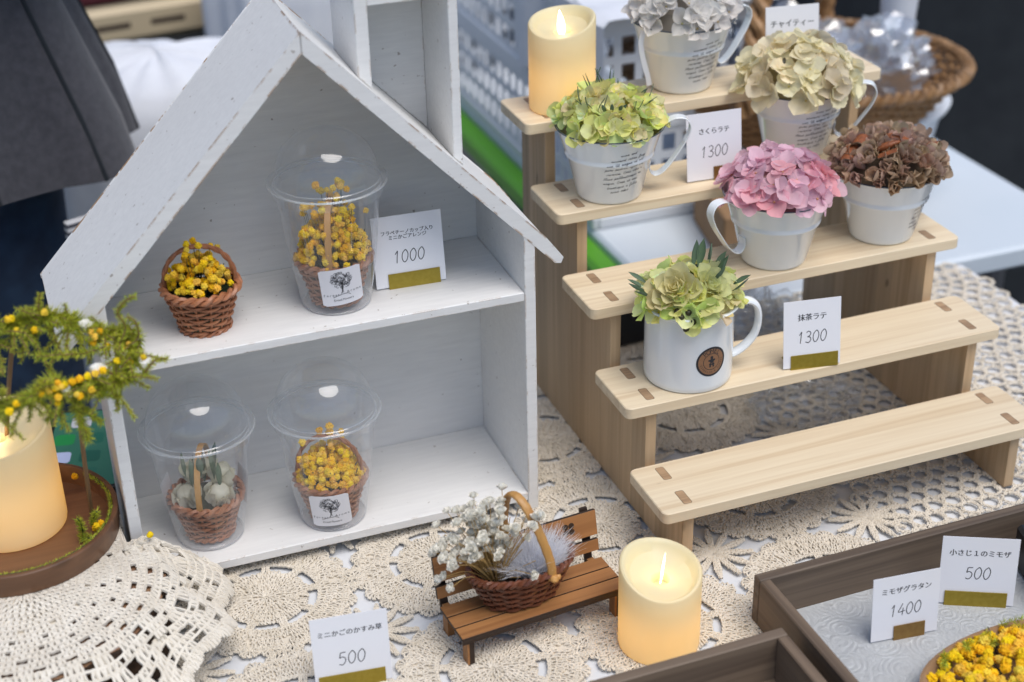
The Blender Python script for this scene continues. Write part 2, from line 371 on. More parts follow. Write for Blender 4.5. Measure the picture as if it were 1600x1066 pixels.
CUR={'a':[(.5,.9),(.15,.75),(.15,.1),(.55,.3),(.6,.95),(.6,.1),(.85,.1)],'c':[(.6,.8),(.3,1),(.1,.4),(.35,0),(.75,.15)],'d':[(.5,.9),(.12,.6),(.2,.05),(.55,.4),(.7,2.),(.62,.1),(.9,.1)],
'e':[(.05,.3),(.5,.7),(.35,1),(.12,.5),(.35,0),(.8,.2)],'g':[(.55,.9),(.15,.7),(.2,.1),(.55,.5),(.6,.9),(.5,-.8),(.15,-.8),(.4,-.2),(.9,.15)],'i':[(.05,.1),(.3,.95),(.28,.1),(.6,.1)],
'l':[(.05,.1),(.45,1.6),(.3,2.),(.25,.3),(.4,0),(.7,.15)],'m':[(.05,.1),(.15,.95),(.15,.0),(.35,.95),(.45,.0),(.65,.95),(.75,.0),(1.,.15)],'n':[(.05,.1),(.15,.95),(.18,0),(.45,.95),(.55,.0),(.85,.15)],
'o':[(.4,1),(.1,.5),(.35,0),(.65,.5),(.4,1),(.85,.9)],'p':[(.05,.2),(.25,1),(.1,-.9),(.25,.7),(.6,.9),(.55,.1),(.25,.1),(.85,.1)],'q':[(.55,.9),(.15,.7),(.2,.1),(.55,.5),(.55,-.9),(.7,-.3),(.9,.1)],
'r':[(.05,.1),(.2,1.1),(.35,.85),(.55,.9),(.5,.1),(.75,.1)],'s':[(.05,.1),(.4,1.1),(.55,.3),(.3,0),(.1,.15),(.75,.1)],'t':[(.05,.1),(.35,1.7),(.3,.1),(.45,0),(.75,.15)],'u':[(.05,.8),(.12,.1),(.45,.3),(.55,.95),(.55,.1),(.85,.1)],
'v':[(.05,.8),(.3,0),(.6,.95),(.9,.85)],'f':[(.1,.1),(.5,1.8),(.35,2.),(.2,-.8),(.4,-.5),(.3,.2),(.7,.2)],'U':[(.05,1.8),(.1,.3),(.4,0),(.6,.6),(.7,1.9),(.65,.1),(.95,.1)],'C':[(.8,1.6),(.5,2.),(.1,1.),(.4,0),(.95,.25)],'N':[(.0,0),(.15,1.9),(.6,.0),(.8,2.),(.95,1.8)],',':[(.1,.1),(.0,-.4)],'.':[(.05,.05),(.12,.0)]}
def script2d(txt,xh,wd):
    V=[];F=[];x=0;run=[]
    def flush():
        nonlocal V,F,run
        if len(run)>1:
            a,b=stroke2d(cat(run,3),wd); o=len(V); V+=a; F+=[[q+o for q in f] for f in b]
        run=[]
    for ch in txt:
        if ch==' ': flush(); x+=.75; continue
        if ch in ',.': flush()
        for p in CUR[ch]: run.append(((x*1.75+p[0]*1.75+p[1]*.45)*xh,p[1]*xh,0))
        x+=CUR[ch][-1][0]*1.05
        if ch in ',.': flush(); x+=.2
    flush(); return V,F,x*xh*1.75
def flat(mb,VF,cx=0,cz=0,y=0,X=None,slope=0):
    """2-D marks laid on an upright card that faces -y"""
    V,F=VF[0],VF[1]; mb.add([(cx+p[0],y,cz+p[1]+slope*p[0]) for p in V],F,X)
def wrapped(mb,VF,u0,v0,az,rf,eps=.012,tilt=0):
    """2-D marks wrapped on a round vessel; u runs round it, v is height"""
    out=[]
    for p in VF[0]:
        u=u0+p[0]*cos(tilt)-p[1]*sin(tilt); v=v0+p[1]*cos(tilt)+p[0]*sin(tilt); r=rf(v)+eps; a=az+u/r
        out.append((r*cos(a),r*sin(a),v))
    mb.add(out,VF[1])

# ------------------------------------------------------------------ setting: ground and tables
g_=MB(); g_.add([(-6000,-3000,-73),(6000,-3000,-73),(6000,9000,-73),(-6000,9000,-73)],[(0,1,2,3)]); struct('ground',g_,M['asphalt'])
def table(name,label,x0,x1,y0,y1,top,m):
    t=thing(name,label,'table',((x0+x1)/2,(y0+y1)/2,-73)); cx,cy=(x0+x1)/2,(y0+y1)/2; h=73+top
    put('table_top',MB().box(x0-cx,x1-cx,y0-cy,y1-cy,h-2.6,h,.4),m,t)
    for sx in(-1,1):
        for sy in(-1,1):
            put('leg',MB().tube([(sx*((x1-x0)/2-8),sy*((y1-y0)/2-6),0),(sx*((x1-x0)/2-8),sy*((y1-y0)/2-6),h-2.6)],1.3,10),M['metal'],t)
    return t
table('display_table','folding table under the white cloth and crochet that carries the whole display',-78,49,-46,35.0,-.9,M['tablewhite'])
t2=table('folding_table','bare white table behind the wooden steps carrying the wicker basket',17.5,67.5,36.2,112,-.1,M['tablewhite'])
put('green_edge_rail',MB().box(-27.9,-25.05,-37,38,69.6,72.2,.5),M['green'],t2)
cl=MB(); 
def clothz(x,y): return -.42+.16*mnoise.noise(Vector((x*.12,y*.12,1)))*(1 if x>30 or y<-10 else .5)
def cf(u,v):
    x=-79+u*129; y=-47+v*82.6; z=clothz(x,y)
    return (x,y,z)
cl.sheet(cf,90,60)
def skirt(u,v):
    return (-79+u*129,-47-1.2*v-1.5*v*sin(u*70)*.6,clothz(-79+u*129,-47)-v*28)
cl.sheet(skirt,90,8)
tag(put('white_cloth',cl,M['cloth']),'plain white cloth spread on the table under the crochet cloth','tablecloth')

# ------------------------------------------------------------------ crochet tablecloth: yarn stitches on repeated round motifs
def vstitch(mb,x,y,a,L,wd,r=.076,z0=-.16,lift=.15,segs=3):
    ca,sa=cos(a),sin(a); j=random.uniform
    for sgn in(-1,1):
        P=[]
        w1=wd*.5*j(.75,1.15); zl=lift*j(.6,1.3)
        for k in range(segs+1):
            t=k/segs; lx=t*L*1.25-.1*L; ly=sgn*w1*sin(t*pi*.62)*1.0; z=z0+zl*sin(pi*min(1,t*1.05))+.03*t
            P.append((x+ca*lx-sa*ly,y+sa*lx+ca*ly,z))
        mb.tube(P,r*j(.9,1.2),4,cap=False)
    ly=wd*.62; q0=L*j(.75,1.05); zt=z0+lift*j(.7,1.25)          # loop lying across the top of the stitch
    mb.tube([(x+ca*q0+sa*ly*.8,y+sa*q0-ca*ly*.8,z0+.03),(x+ca*(q0+.03)+sa*ly*.2,y+sa*(q0+.03)-ca*ly*.2,zt+.05),(x+ca*(q0+.07)-sa*ly*.6,y+sa*(q0+.07)+ca*ly*.6,z0+.05)],r*1.15,4,cap=False)
def chain(mb,P,r=.085,z=-.13,step=.26):
    """crochet chain along a polyline: alternating small loops"""
    pts=[Vector(p) for p in P]; d=0
    for a,b in zip(pts,pts[1:]):
        L=(b-a).length; n=max(1,int(L/step)); an=math.atan2(b.y-a.y,b.x-a.x)
        for i in range(n):
            p=a.lerp(b,i/n); vstitch(mb,p.x,p.y,an,step*1.25,.22,r,z,.10,2)
def ringst(mb,r,n,L,wd,cx=0,cy=0,skip=None,ph=0):
    for i in range(n):
        a=2*pi*(i+ph)/n+random.uniform(-.1,.1)/max(1,r)
        if skip and skip(a): continue
        rr=r+random.uniform(-.05,.05); vstitch(mb,cx+rr*cos(a),cy+rr*sin(a),a+random.uniform(-.42,.42),L*random.uniform(.8,1.1),wd)
def annulus(mb,r0,r1,n=72,z=-.17,wob=.08,cx=0,cy=0):
    V=[];F=[]
    for i in range(n):
        a=2*pi*i/n; k=1+wob*.35*sin(a*9)
        V+=[(cx+r0*cos(a),cy+r0*sin(a),z),(cx+r1*k*cos(a),cy+r1*k*sin(a),z)]
    for i in range(n): j=(i+1)%n; F.append([2*i,2*i+1,2*j+1,2*j])
    mb.add(V,F)
def motif_mesh(seed):
    random.seed(seed); mb=MB(); r=.25
    annulus(mb,.05,3.1)
    while r<2.95: ringst(mb,r,max(8,int(2*pi*r/.31)),.46,.30,ph=random.random()); r+=.40
    NS=9
    for k in range(NS):
        a=2*pi*k/NS; 
        for o in(-.06,.06): chain(mb,[(3.05*cos(a+o),3.05*sin(a+o),0),(4.05*cos(a+o*.6),4.05*sin(a+o*.6),0)])
    chain(mb,[(3.95*cos(2*pi*i/60),3.95*sin(2*pi*i/60),0) for i in range(61)])
    annulus(mb,4.0,5.85)
    gap=lambda a:(sin(a*8+1.)>.93)
    r=4.0
    while r<5.9:
        sk=(lambda a: sin(a*12+.5)>.90) if 4.5<r<5.3 else None
        ringst(mb,r,int(2*pi*r/.33),.48,.31,skip=sk,ph=random.random()); r+=.42
    for k in range(24):                     # scalloped outer edge
        a=2*pi*(k+.5)/24; cx,cy=6.0*cos(a),6.0*sin(a)
        for q in range(7):
            b=a-1.5+3.*q/6; vstitch(mb,cx+.12*cos(b),cy+.12*sin(b),b,.62,.30)
    # star filling the corner gap, with arms reaching the rings
    cx=cy=6.7
    for k in range(12):
        a=2*pi*(k+.5)/12
        for o in(-.10,.10): chain(mb,[(cx+.2*cos(a+o),cy+.2*sin(a+o),0),(cx+2.0*cos(a+o*.7),cy+2.0*sin(a+o*.7),0),(cx+3.0*cos(a),cy+3.0*sin(a),0)],.09,step=.3)
        if k%2==0:
            for o in(-.05,.05): vstitch(mb,cx+.5*cos(a+o),cy+.5*sin(a+o),a,.8,.2)
    ringst(mb,.15,14,.55,.25,cx,cy); ringst(mb,.55,20,.5,.28,cx,cy)
    # joins to the neighbours
    for a in(0,pi/2):
        for o in(-.16,0,.16): chain(mb,[(6.0*cos(a+o),6.0*sin(a+o),0),(7.4*cos(a+o*.8),7.4*sin(a+o*.8),0)])
    return mb.mesh('crochet_motif',60)
ct=thing('crochet_tablecloth','cream crochet cloth of round lace medallions and stars over the white cloth','tablecloth',(0,0,0))
mot=[motif_mesh(3),motif_mesh(4)]
A0=Vector((-30.5,7.7)); SP=13.4; rot0=RAD(-1.7); ax=Vector((cos(rot0),sin(rot0)))*SP; ay=Vector((-sin(rot0),cos(rot0)))*SP
for i in range(-3,6):
    for j in range(-3,3):
        p=A0+ax*i+ay*j
        if p.x>18 or p.x<-66 or p.y<-24 or p.y>34: continue
        put('medallion',mot[(i+j)%2],M['yarn'],ct,(p.x,p.y,0),(0,0,rot0))
random.seed(21)
net=MB()                                     # open net border on the right-hand side
def netpt(i,j):
    x=17.5+i*1.62+(.81 if j%2 else 0); y=-13.+j*1.5
    q=mnoise.noise_vector(Vector((x*.21,y*.21,3)))
    return Vector((x+q.x*.9,y+q.y*.9,0))
for j in range(0,33):
    for i in range(0,20):
        c=netpt(i,j)
        if c.x>49.5: continue
        rad=.80; P=[(c.x+rad*cos(2*pi*k/9)*random.uniform(.92,1.08),c.y+rad*.98*sin(2*pi*k/9)*random.uniform(.92,1.08),0) for k in range(10)]
        P[-1]=P[0]; chain(net,P,.085,step=.27)
put('net_border',net.mesh('net_border',60),M['yarn'],ct)['kind']='stuff'

# ------------------------------------------------------------------ house-shaped shelf
H=thing('house_shelf','white distressed wooden house-shaped display shelf with chimney and middle shelf','shelf',(-7.43,10.75,0),-.0105)
HW,WT,HD=31.83,.86,11.0; ZS,ZF=19.6,1.63; AX=-16.05; SL=1.048; ZA=40.2
def zi(x): return ZA-SL*abs(x-AX)            # underside of roof
for nm,x0 in(('right_wall',-WT),('left_wall',-HW)):
    xa,xb=x0,x0+WT
    b=MB(); b.prism([(xa,0),(xb,0),(xb,zi(xb)-.04),(xa,zi(xa)-.04)],0,HD,.05,X=Matrix(((1,0,0,0),(0,0,1,0),(0,1,0,0),(0,0,0,1)))); put('wall',b,M['paint'],H)
put('floor',MB().box(-HW+WT+.01,-WT-.01,0.04,HD-.02,ZF-.75,ZF,.06),M['paint'],H)
put('middle_shelf',MB().box(-HW+WT+.01,-WT-.01,0.05,HD-.02,ZS-.72,ZS,.06),M['paint'],H)
YZ=Matrix(((1,0,0,0),(0,0,1,0),(0,1,0,0),(0,0,0,1)))
put('back_panel',MB().prism([(-HW,.3),(0,.3),(0,zi(0)-.05),(AX,ZA-.05),(-HW,zi(-HW)-.05)],HD,HD+.4,.03,X=YZ),M['paint'],H)
u=Vector((1,SL)).normalized(); nv=Vector((-u.y,u.x)); th=.92; RL=25.9
def slab(sgn):
    # profile along the slope in x-z, thinning towards the eave
    a=Vector((AX,ZA)); d=Vector((sgn*u.x,-u.y)); n=Vector((sgn*u.y,u.x))
    ap=th/ n.y                               # vertical thickness at apex
    P=[a,a+d*(RL-.35)+n*.0,a+d*(RL)+n*.25,a+d*(RL-.15)+n*.62,a+d*(RL-2.5)+n*th,Vector((AX,ZA+ap)) ]
    if sgn<0: P=[a+Vector((-.012,0)),a+d*(RL-.2),a+d*RL+n*.2,a+d*RL+n*(th-.2),a+d*(RL-.2)+n*th,Vector((AX-.012,ZA+ap-.02))]
    P=[(p.x,p.y) for p in P]
    if sgn<0: P=P[::-1]
    P=P[::-1]
    return MB().prism(P,-.02,HD+.55,.07,X=YZ)
put('roof_panel',slab(1),M['paint'],H); put('roof_panel',slab(-1),M['paint'],H)
def zo(x): return ZA+th*math.sqrt(1+SL*SL)-SL*abs(x-AX)
c0,c1,cy0,cy1=-11.75,-4.45,2.6,9.4
def cwall(xa,xb,ya,yb,ztop=46.5): return MB().prism([(xa,zo(xa)+.03),(xb,zo(xb)+.03),(xb,ztop),(xa,ztop)],ya,yb,.05,X=YZ)
chm=put('chimney',cwall(c0,c0+.95,cy0,cy1),M['paint'],H)
for nm,mb in(('side_board',cwall(c1-.7,c1,cy0,cy1)),('back_board',cwall(c0+.96,c1-.71,cy1-.6,cy1-.05)),('cross_board',MB().box(c0+.96,c1-.71,cy0+.03,cy1-.62,41.9,42.7,.06)),('cap_board',MB().box(c0-.3,c1+.3,cy0-.3,cy1+.3,46.52,47.4,.06))):
    put(nm,mb,M['paint'],chm)

# ------------------------------------------------------------------ stepped pine display stand
ST=thing('step_stand','natural pine five-step display riser with through-tenon joints','display stand',(0,0,0))
RUN,RISE,Z1,DXH=6.81,5.197,5.91,29.0; TT=.95
def rrect(x0,x1,y0,y1,r,n=5):
    P=[]
    for (cx,cy,a0) in((x1-r,y0+r,-pi/2),(x1-r,y1-r,0),(x0+r,y1-r,pi/2),(x0+r,y0+r,pi)):
        for k in range(n): a=a0+pi/2*k/(n-1); P.append((cx+r*cos(a),cy+r*sin(a)))
    return P
treadm=MB().prism(rrect(-2.32,31.25,-1.62,4.86,.55),-TT,0,.07).mesh('tread')
tenm=MB().prism(rrect(-.33,.33,-.85,.85,.15,4),-TT+.05,.018,.015).mesh('tenon')
gapm=MB().prism(rrect(-.355,.355,-.875,.875,.16,4),-.2,.006,.002).mesh('joint_gap')
ZT=[Z1+RISE*k for k in range(5)]
for k in range(5):
    tr=put('tread',treadm,M['pineX'],ST,(0,k*RUN,ZT[k]))
    for hx in(0,DXH):
        for hy in(0,3.43): put('tenon',tenm,M['endgrain'],tr,(hx,hy,0)); put('joint_gap',gapm,M['burnt'],tr,(hx,hy,0))
random.seed(5)
for hx in(0,DXH):
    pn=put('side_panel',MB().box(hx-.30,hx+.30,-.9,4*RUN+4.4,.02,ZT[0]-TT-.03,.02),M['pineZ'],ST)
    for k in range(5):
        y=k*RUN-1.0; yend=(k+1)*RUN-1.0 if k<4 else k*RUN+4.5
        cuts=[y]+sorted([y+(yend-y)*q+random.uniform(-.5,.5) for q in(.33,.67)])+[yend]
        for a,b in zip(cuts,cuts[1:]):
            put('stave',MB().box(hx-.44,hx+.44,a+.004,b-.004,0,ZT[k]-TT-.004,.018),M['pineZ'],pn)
# ------------------------------------------------------------------ mugs
RIGHT_AZ=RAD(-20.6)                          # direction that points right across the table as seen by the photographer
BP=[(2.35,0),(2.55,.08),(2.68,.3),(3.42,3.45),(3.62,3.62),(3.66,3.8),(3.60,3.95),(3.72,4.2),(4.12,5.5),(4.32,5.9),(4.38,6.0)]
def rfun(prof):
    def f(z):
        for (r0,z0),(r1,z1) in zip(prof,prof[1:]):
            if z0<=z<=z1 and z1>z0: return r0+(r1-r0)*(z-z0)/(z1-z0)
        return prof[-1][0]
    return f
bodym=MB().lathe([(0,.04)]+[(2.3,.04)]+BP+[(4.33,6.03),(4.25,5.9),(4.02,5.4),(3.62,4.1),(3.55,3.9),(3.35,3.4),(2.6,.35),(0,.25)],64).mesh('cup_body',50)
rimm=MB().tube([(4.39*cos(2*pi*k/72),4.39*sin(2*pi*k/72),6.0) for k in range(72)],.055,6,closed=True).mesh('cup_rim')
hp=cat([(4.20,0,5.45),(4.55,0,5.95),(5.3,0,6.30),(6.15,0,6.15),(6.5,0,5.4),(6.15,0,4.35),(5.45,0,3.2),(4.75,0,2.2),(4.1,0,1.6),(3.55,0,1.55),(3.22,0,2.05),(3.28,0,2.7)],6)
handlem=MB().sweep(hp,[(-.42,-.05),(.42,-.05),(.46,0),(.42,.05),(-.42,.05),(-.46,0)],side=(0,1,0)).mesh('cup_handle',40)
LINES=['nunc, sed','euismod vitae, feug','nec. Ut magna at est','puru pulvin, eget con','viverra. Cras odio n','Nunc pellentesque eu','neque. Cras at mau','tristique a felis','nunc odio']
def script_on(az,tilt=.10,lines=LINES,top=4.7,pitch=.43,xh=.112,rf=rfun(BP)):
    mb=MB()
    for i,t in enumerate(lines):
        V,F,wd=script2d(t,xh,.026); wrapped(mb,([(p[0]-wd/2,p[1]) for p in V],F),.25*(4-i)*.18+random.uniform(-.12,.12),top-i*pitch,az,rf,.012,tilt)
    return mb
def bucket_cup(x,y,z,az,label,script_az=None):
    t=thing('enamel_cup',label,'cup',(x,y,z),0,'flared white enamel cups on the steps')
    put('cup_body',bodym,M['enamel'],t); put('rim',rimm,M['rim'],t); put('handle',handlem,M['enamel'],t,None,(0,0,az))
    if script_az is not None: put('handwriting',script_on(script_az),M['greyink'],t)
    return t
# ------------------------------------------------------------------ petals and flower heads
def petal(mb,X,L,wd,cup=.3,curl=.2,tint=(1,1,1),ruf=.0,point=0,nu=5,nv=5):
    ph=random.uniform(0,6); mb.tint=None; V=[];F=[];cols=[]
    for j in range(nv):
        v=j/(nv-1); e_=min(1,(.05+.95*v)**1.25); wv=wd*max(.10,1-(2*e_-1)**2)**(.5+point*.5)
        for i in range(nu):
            q=i/(nu-1)*2-1; yy=v*L*(1-.04*q*q)
            z=cup*q*q*wv+curl*L*v*v+ruf*sin(q*4+ph+v*3)*v
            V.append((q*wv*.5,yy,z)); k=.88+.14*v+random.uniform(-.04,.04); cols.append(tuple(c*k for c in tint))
    for j in range(nv-1):
        for i in range(nu-1): F.append([j*nu+i,j*nu+i+1,(j+1)*nu+i+1,(j+1)*nu+i])
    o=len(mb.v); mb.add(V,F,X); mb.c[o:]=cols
def floret(kind,seed):
    random.seed(seed); mb=MB(); j=random.uniform
    spec=dict(green=(4,1.2,1.3,.28,.25,.12,0),pink=(4,1.2,1.2,.14,.12,.05,.1),cream=(4,1.2,1.35,.22,.15,.10,0),grey=(4,1.15,1.05,.30,.30,.08,.45),brown=(5,.72,.85,.65,.7,.10,0))[kind]
    n,L,wd,cup,curl,ruf,pt=spec
    for k in range(n):
        a=2*pi*k/n+j(-.2,.2); tilt=j(.05,.45) if kind!='brown' else j(.4,1.1)
        X=T(0,0,0,a,0,0)@T(0,.03,0,0,tilt,j(-.25,.25)); s=j(.82,1.15); br=j(.86,1.1)
        ti=(br,br,br)
        if kind=='pink' and random.random()<.22: ti=(1.03,.86*br,.84*br)
        if kind=='green' : ti=(br*j(.85,1.15),br,br*j(.7,1.6))
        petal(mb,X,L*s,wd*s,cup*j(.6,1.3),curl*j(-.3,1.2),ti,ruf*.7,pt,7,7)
    mb.tint=(.9,.8,.4) if kind!='brown' else (.8,.7,.6); mb.ball((0,0,.06),.09,1); mb.tint=None
    return mb.mesh(kind+'_floret',179)
FL={k:[floret(k,10+i) for i in range(6)] for k in('green','pink','cream','grey','brown')}
def leafblade(L,wd,seed,curl=.3):
    random.seed(seed); mb=MB(); petal(mb,None,L,wd,.35,curl,(1,1,1),.03,1,5,6); return mb.mesh('leaf',60)
LEAVES=[leafblade(1.5,.42,i,.2+.1*i) for i in range(3)]; THIN=[leafblade(1.7,.10,9+i,.3*i) for i in range(3)]
berrym=MB().ball((0,0,0),.22,2,.12).mesh('berry')
def head(kind,mat,name,label,x,y,z,a=4.25,b=3.0,n=62,sink=.9,base=(.2,.2,.1),seed=1,fs=1.0,spread=1.0):
    random.seed(seed); t=thing(name,label,'flowers',(x,y,z),0)
    put('moss_base',MB().lathe([(0,-2.4),(2.7,-2.3),(3.3,-.9),(a*.76,0),(a*.66,b*.40),(a*.42,b*.64),(0,b*.72)],20,tint=(.55,.52,.45)),M[mat],t)  # filler dome; petal colour darkened to stand in for shade between florets
    for i in range(n):
        q=(i+.5)/n; ph=i*2.39996+random.uniform(-.25,.25); cz=1-q*spread*.93; rr=math.sqrt(max(0,1-cz*cz)); 
        px,py,pz=a*.86*rr*cos(ph),a*.86*rr*sin(ph),b*.84*cz+.25
        nrm=Vector((px/a/a,py/a/a,pz/b/b+.02)).normalized(); nrm=(nrm+Vector((random.gauss(0,.26),random.gauss(0,.26),random.gauss(0,.15)))).normalized()
        qn=nrm.to_track_quat('Z','Y')@Euler((0,0,random.uniform(0,6.28))).to_quaternion()
        o=put('floret',random.choice(FL[kind]),M[mat],t,(px,py,pz),qn.to_euler(),random.uniform(.85,1.2)*fs)
    return t
def deck(t,items,a,b):
    """place leaves / berries / nuts on a head: (mesh list, material, name, azimuth deg, polar 0..1, scale, lean)"""
    for ms,mt,nm,az,pol,s,lean in items:
        r=a*pol; z=b*math.sqrt(max(0,1-pol*pol)); A=RAD(az); nrm=Vector((cos(A)*(pol+lean),sin(A)*(pol+lean),1-.6*pol)).normalized()
        q=nrm.to_track_quat('Y','Z')@Euler((0,random.uniform(-1,1),0)).to_quaternion()
        put(nm,random.choice(ms),M[mt],t,(r*cos(A),r*sin(A),z*.92),q.to_euler(),s)
VIEW=-110.6                                  # azimuth (deg) that faces the photographer
# --- enamel mug with round brand print, on the second step
MP=[(3.05,0),(3.3,.06),(3.42,.25),(3.45,.6),(3.45,6.1),(3.5,6.3)]
mg=thing('enamel_mug','straight white enamel mug with round brown logo on the second step','mug',(4.35,8.55,ZT[1]))
put('mug_body',MB().lathe([(0,.04)]+MP+[(3.78,6.42),(3.86,6.52),(3.80,6.62),(3.66,6.64),(3.5,6.56),(3.36,6.35),(3.33,6.0),(3.32,.5),(0,.3)],72),M['enamel'],mg)
hm=cat([(3.35,0,5.75),(3.9,0,5.95),(4.75,0,5.9),(5.35,0,5.3),(5.5,0,4.1),(5.2,0,2.9),(4.5,0,2.0),(3.8,0,1.5),(3.3,0,1.35)],6)
put('handle',MB().sweep(hm,[(.5*cos(a),.27*sin(a)) for a in [2*pi*k/12 for k in range(12)]],side=(0,1,0)),M['enamel'],mg,None,(0,0,RAD(-12)))
LA=RAD(-86.); rfm=lambda v:3.45; LZ=2.75; LR=1.18
def disc2d(r,n=40,m=6):
    V=[(0,0)]+[(r*q/m*cos(2*pi*k/n),r*q/m*sin(2*pi*k/n)) for q in range(1,m+1) for k in range(n)]; F=[[0,1+k,1+(k+1)%n] for k in range(n)]
    for q in range(m-1):
        for k in range(n): F.append([1+q*n+k,1+(q+1)*n+k,1+(q+1)*n+(k+1)%n,1+q*n+(k+1)%n])
    return V,F
def ring2d(r0,r1,n=40):
    V=[];F=[]
    for k in range(n): a=2*pi*k/n; V+=[(r0*cos(a),r0*sin(a)),(r1*cos(a),r1*sin(a))]
    for k in range(n): j=(k+1)%n; F.append([2*k,2*k+1,2*j+1,2*j])
    return V,F
lg=MB(); wrapped(lg,disc2d(LR),0,LZ,LA,rfm,.012); lo=put('logo',lg,M['kraft'],mg)
ik=MB(); wrapped(ik,ring2d(LR*.93,LR*1.07),0,LZ,LA,rfm,.02); wrapped(ik,ring2d(LR*.56,LR*.60),0,LZ,LA,rfm,.02)
def arctext(txt,r,size,a0,da,flip=False):
    for i,chh in enumerate(txt):
        if chh==' ': continue
        V,F=text2d(chh,size); an=a0-da*i if not flip else a0+da*i; ro=an-pi/2 if not flip else an+pi/2
        wrapped(ik,([(r*cos(an)+p[0]*cos(ro)-p[1]*sin(ro),r*sin(an)+p[0]*sin(ro)+p[1]*cos(ro)) for p in V],F),0,LZ,LA,rfm,.022)
arctext('POMEL',LR*.75,.50,RAD(130),RAD(20)); arctext('ESPRESSO & COFFEE',LR*.76,.2,RAD(196),RAD(10.5),True)
# small standing figure mark in the middle of the logo
for c_,r_ in(((0,.36),.13),((.02,.08),.20),((-.1,-.22),.12),((.14,-.22),.12),((-.22,.12),.08),((.24,.14),.08),((-.12,-.4),.08),((.16,-.4),.08)):
    V,F=disc2d(r_,12); wrapped(ik,([(p[0]+c_[0],p[1]+c_[1]) for p in V],F),0,LZ,LA,rfm,.021)
put('print',ik,M['ink'],lo)
# --- flared cups
C5=bucket_cup(13.3,29.25,ZT[4],RAD(2),'flared white enamel cup of grey petals on the top step',RAD(VIEW+32))
C4=bucket_cup(3.2,21.35,ZT[3],RAD(-16),'flared white enamel cup of lime petals and spiky green on the fourth step',RAD(VIEW+18))
C4b=bucket_cup(21.6,23.6,ZT[3],RAD(-30),'flared white enamel cup of cream petals behind the pink one',RAD(VIEW+22))
C3=bucket_cup(15.0,14.75,ZT[2],RAD(188),'flared white enamel cup of pink petals on the third step')
C3b=bucket_cup(25.6,15.4,ZT[2],RAD(12),'flared white enamel cup of brown petals on the third step',RAD(VIEW+62))
tg=MB().sweep(cat([(0,0,5.2),(-.3,-.1,4.2),(-.05,-.1,2.8),(.4,-.1,1.2),(.6,0,.4)],5),[(-.22,-.02),(.22,-.02),(.22,.02),(-.22,.02)],side=(1,0,0))
put('ribbon_tag',tg,M['card'],C5,(-4.3,-1.6,0.6))
hy=head('grey','greyp','grey_hydrangea','pale grey hydrangea petals heaped in the top-step cup',13.3,29.25,ZT[4]+5.75,4.75,3.3,50,seed=2)
hg=head('green','greenp','lime_hydrangea','lime green hydrangea with thin spiky foliage in the fourth-step cup',3.2,21.35,ZT[3]+5.7,4.65,2.9,72,seed=3,fs=.84)
deck(hg,[(THIN,'leaf','leaf',VIEW+d,p,s,.2) for d,p,s in[(k*9-60,.55,1.0) for k in range(6)]+[(k*12+35,.6,.9) for k in range(5)]+[(170+k*10,.35,1.1) for k in range(8)]]+[(LEAVES,'leaf','leaf',VIEW+q,.55,.8,.5) for q in(-10,0,10,18)]+[(LEAVES,'leaf','leaf',VIEW+150,.3,.8,.4),(LEAVES,'leaf','leaf',VIEW+100,.5,.8,.4)]+[([berrym],'berry','berry',VIEW+q,p,1.,0) for q,p in((12,.62),(16,.58),(14,.7),(-30,.2),(-40,.15))],4.4,2.7)
hc=head('cream','creamp','cream_hydrangea','cream hydrangea with brown seed pods in the enamel cup behind the pink one',21.6,23.6,ZT[3]+5.8,5.2,3.9,54,seed=4,fs=1.15,spread=1.18)
podm=MB().ball((0,0,0),.30,2,.05,2.1).mesh('pod'); deck(hc,[([podm],'berry','seed_pod',VIEW+q,p,s,0) for q,p,s in((70,.5,.8),(60,.62,.9),(80,.7,.7),(50,.85,.8),(-40,.6,.7),(100,.35,.8))],4.6,3.75)
hpk=head('pink','pinkp','pink_hydrangea','pink hydrangea petals heaped in the third-step cup',15.0,14.75,ZT[2]+5.6,4.85,3.5,54,seed=5,fs=1.05)
hb=head('brown','brownp','brown_hydrangea','brown dried petals with almonds in the third-step cup',25.6,15.4,ZT[2]+5.5,4.7,3.0,120,seed=6,fs=1.2)
alm=MB().lathe([(0,-.75),(.30,-.55),(.45,-.1),(.38,.35),(.15,.7),(0,.8)],16); alm.v=[Vector((p.x,p.y*.55,p.z)) for p in alm.v]; almm=alm.mesh('almond')
peel=MB().sheet(lambda u_,v_:(.55*cos(pi*(u_*.7+.15)),1.3*(v_-.5),.55*sin(pi*(u_*.7+.15))),7,4).mesh('peel'); rindm=MB().sheet(lambda u_,v_:(.50*cos(pi*(u_*.7+.15)),1.3*(v_-.5)+.004,.50*sin(pi*(u_*.7+.15))),7,4).mesh('pith')
random.seed(8)
for az,pol,kind in((VIEW-20,.45,'almond'),(VIEW-10,.72,'peel'),(VIEW+75,.78,'peel'),(VIEW-75,.62,'peel'),(VIEW-70,.86,'peel'),(VIEW+30,.2,'almond')):
    r=4.2*pol; z=2.9*math.sqrt(1-pol*pol)+.45; A=RAD(az); rr=(random.uniform(.9,1.6),random.uniform(-.4,.4),random.uniform(0,6))
    if kind=='almond': put('almond',almm,M['almond'],hb,(r*cos(A),r*sin(A),z),rr,1.5)
    else:
        o=put('peel',peel,M['almond'],hb,(r*cos(A),r*sin(A),z),(random.uniform(-.5,.5),random.uniform(-.6,.6),random.uniform(0,6)),1.25); put('pith',rindm,M['nut'],o)
hm_=head('green','greenp','lime_rose_hydrangea','lime green ruffled flowers with sage leaves and dark berries in the logo mug',4.35,8.55,ZT[1]+6.0,4.15,2.7,52,seed=7,fs=.92)
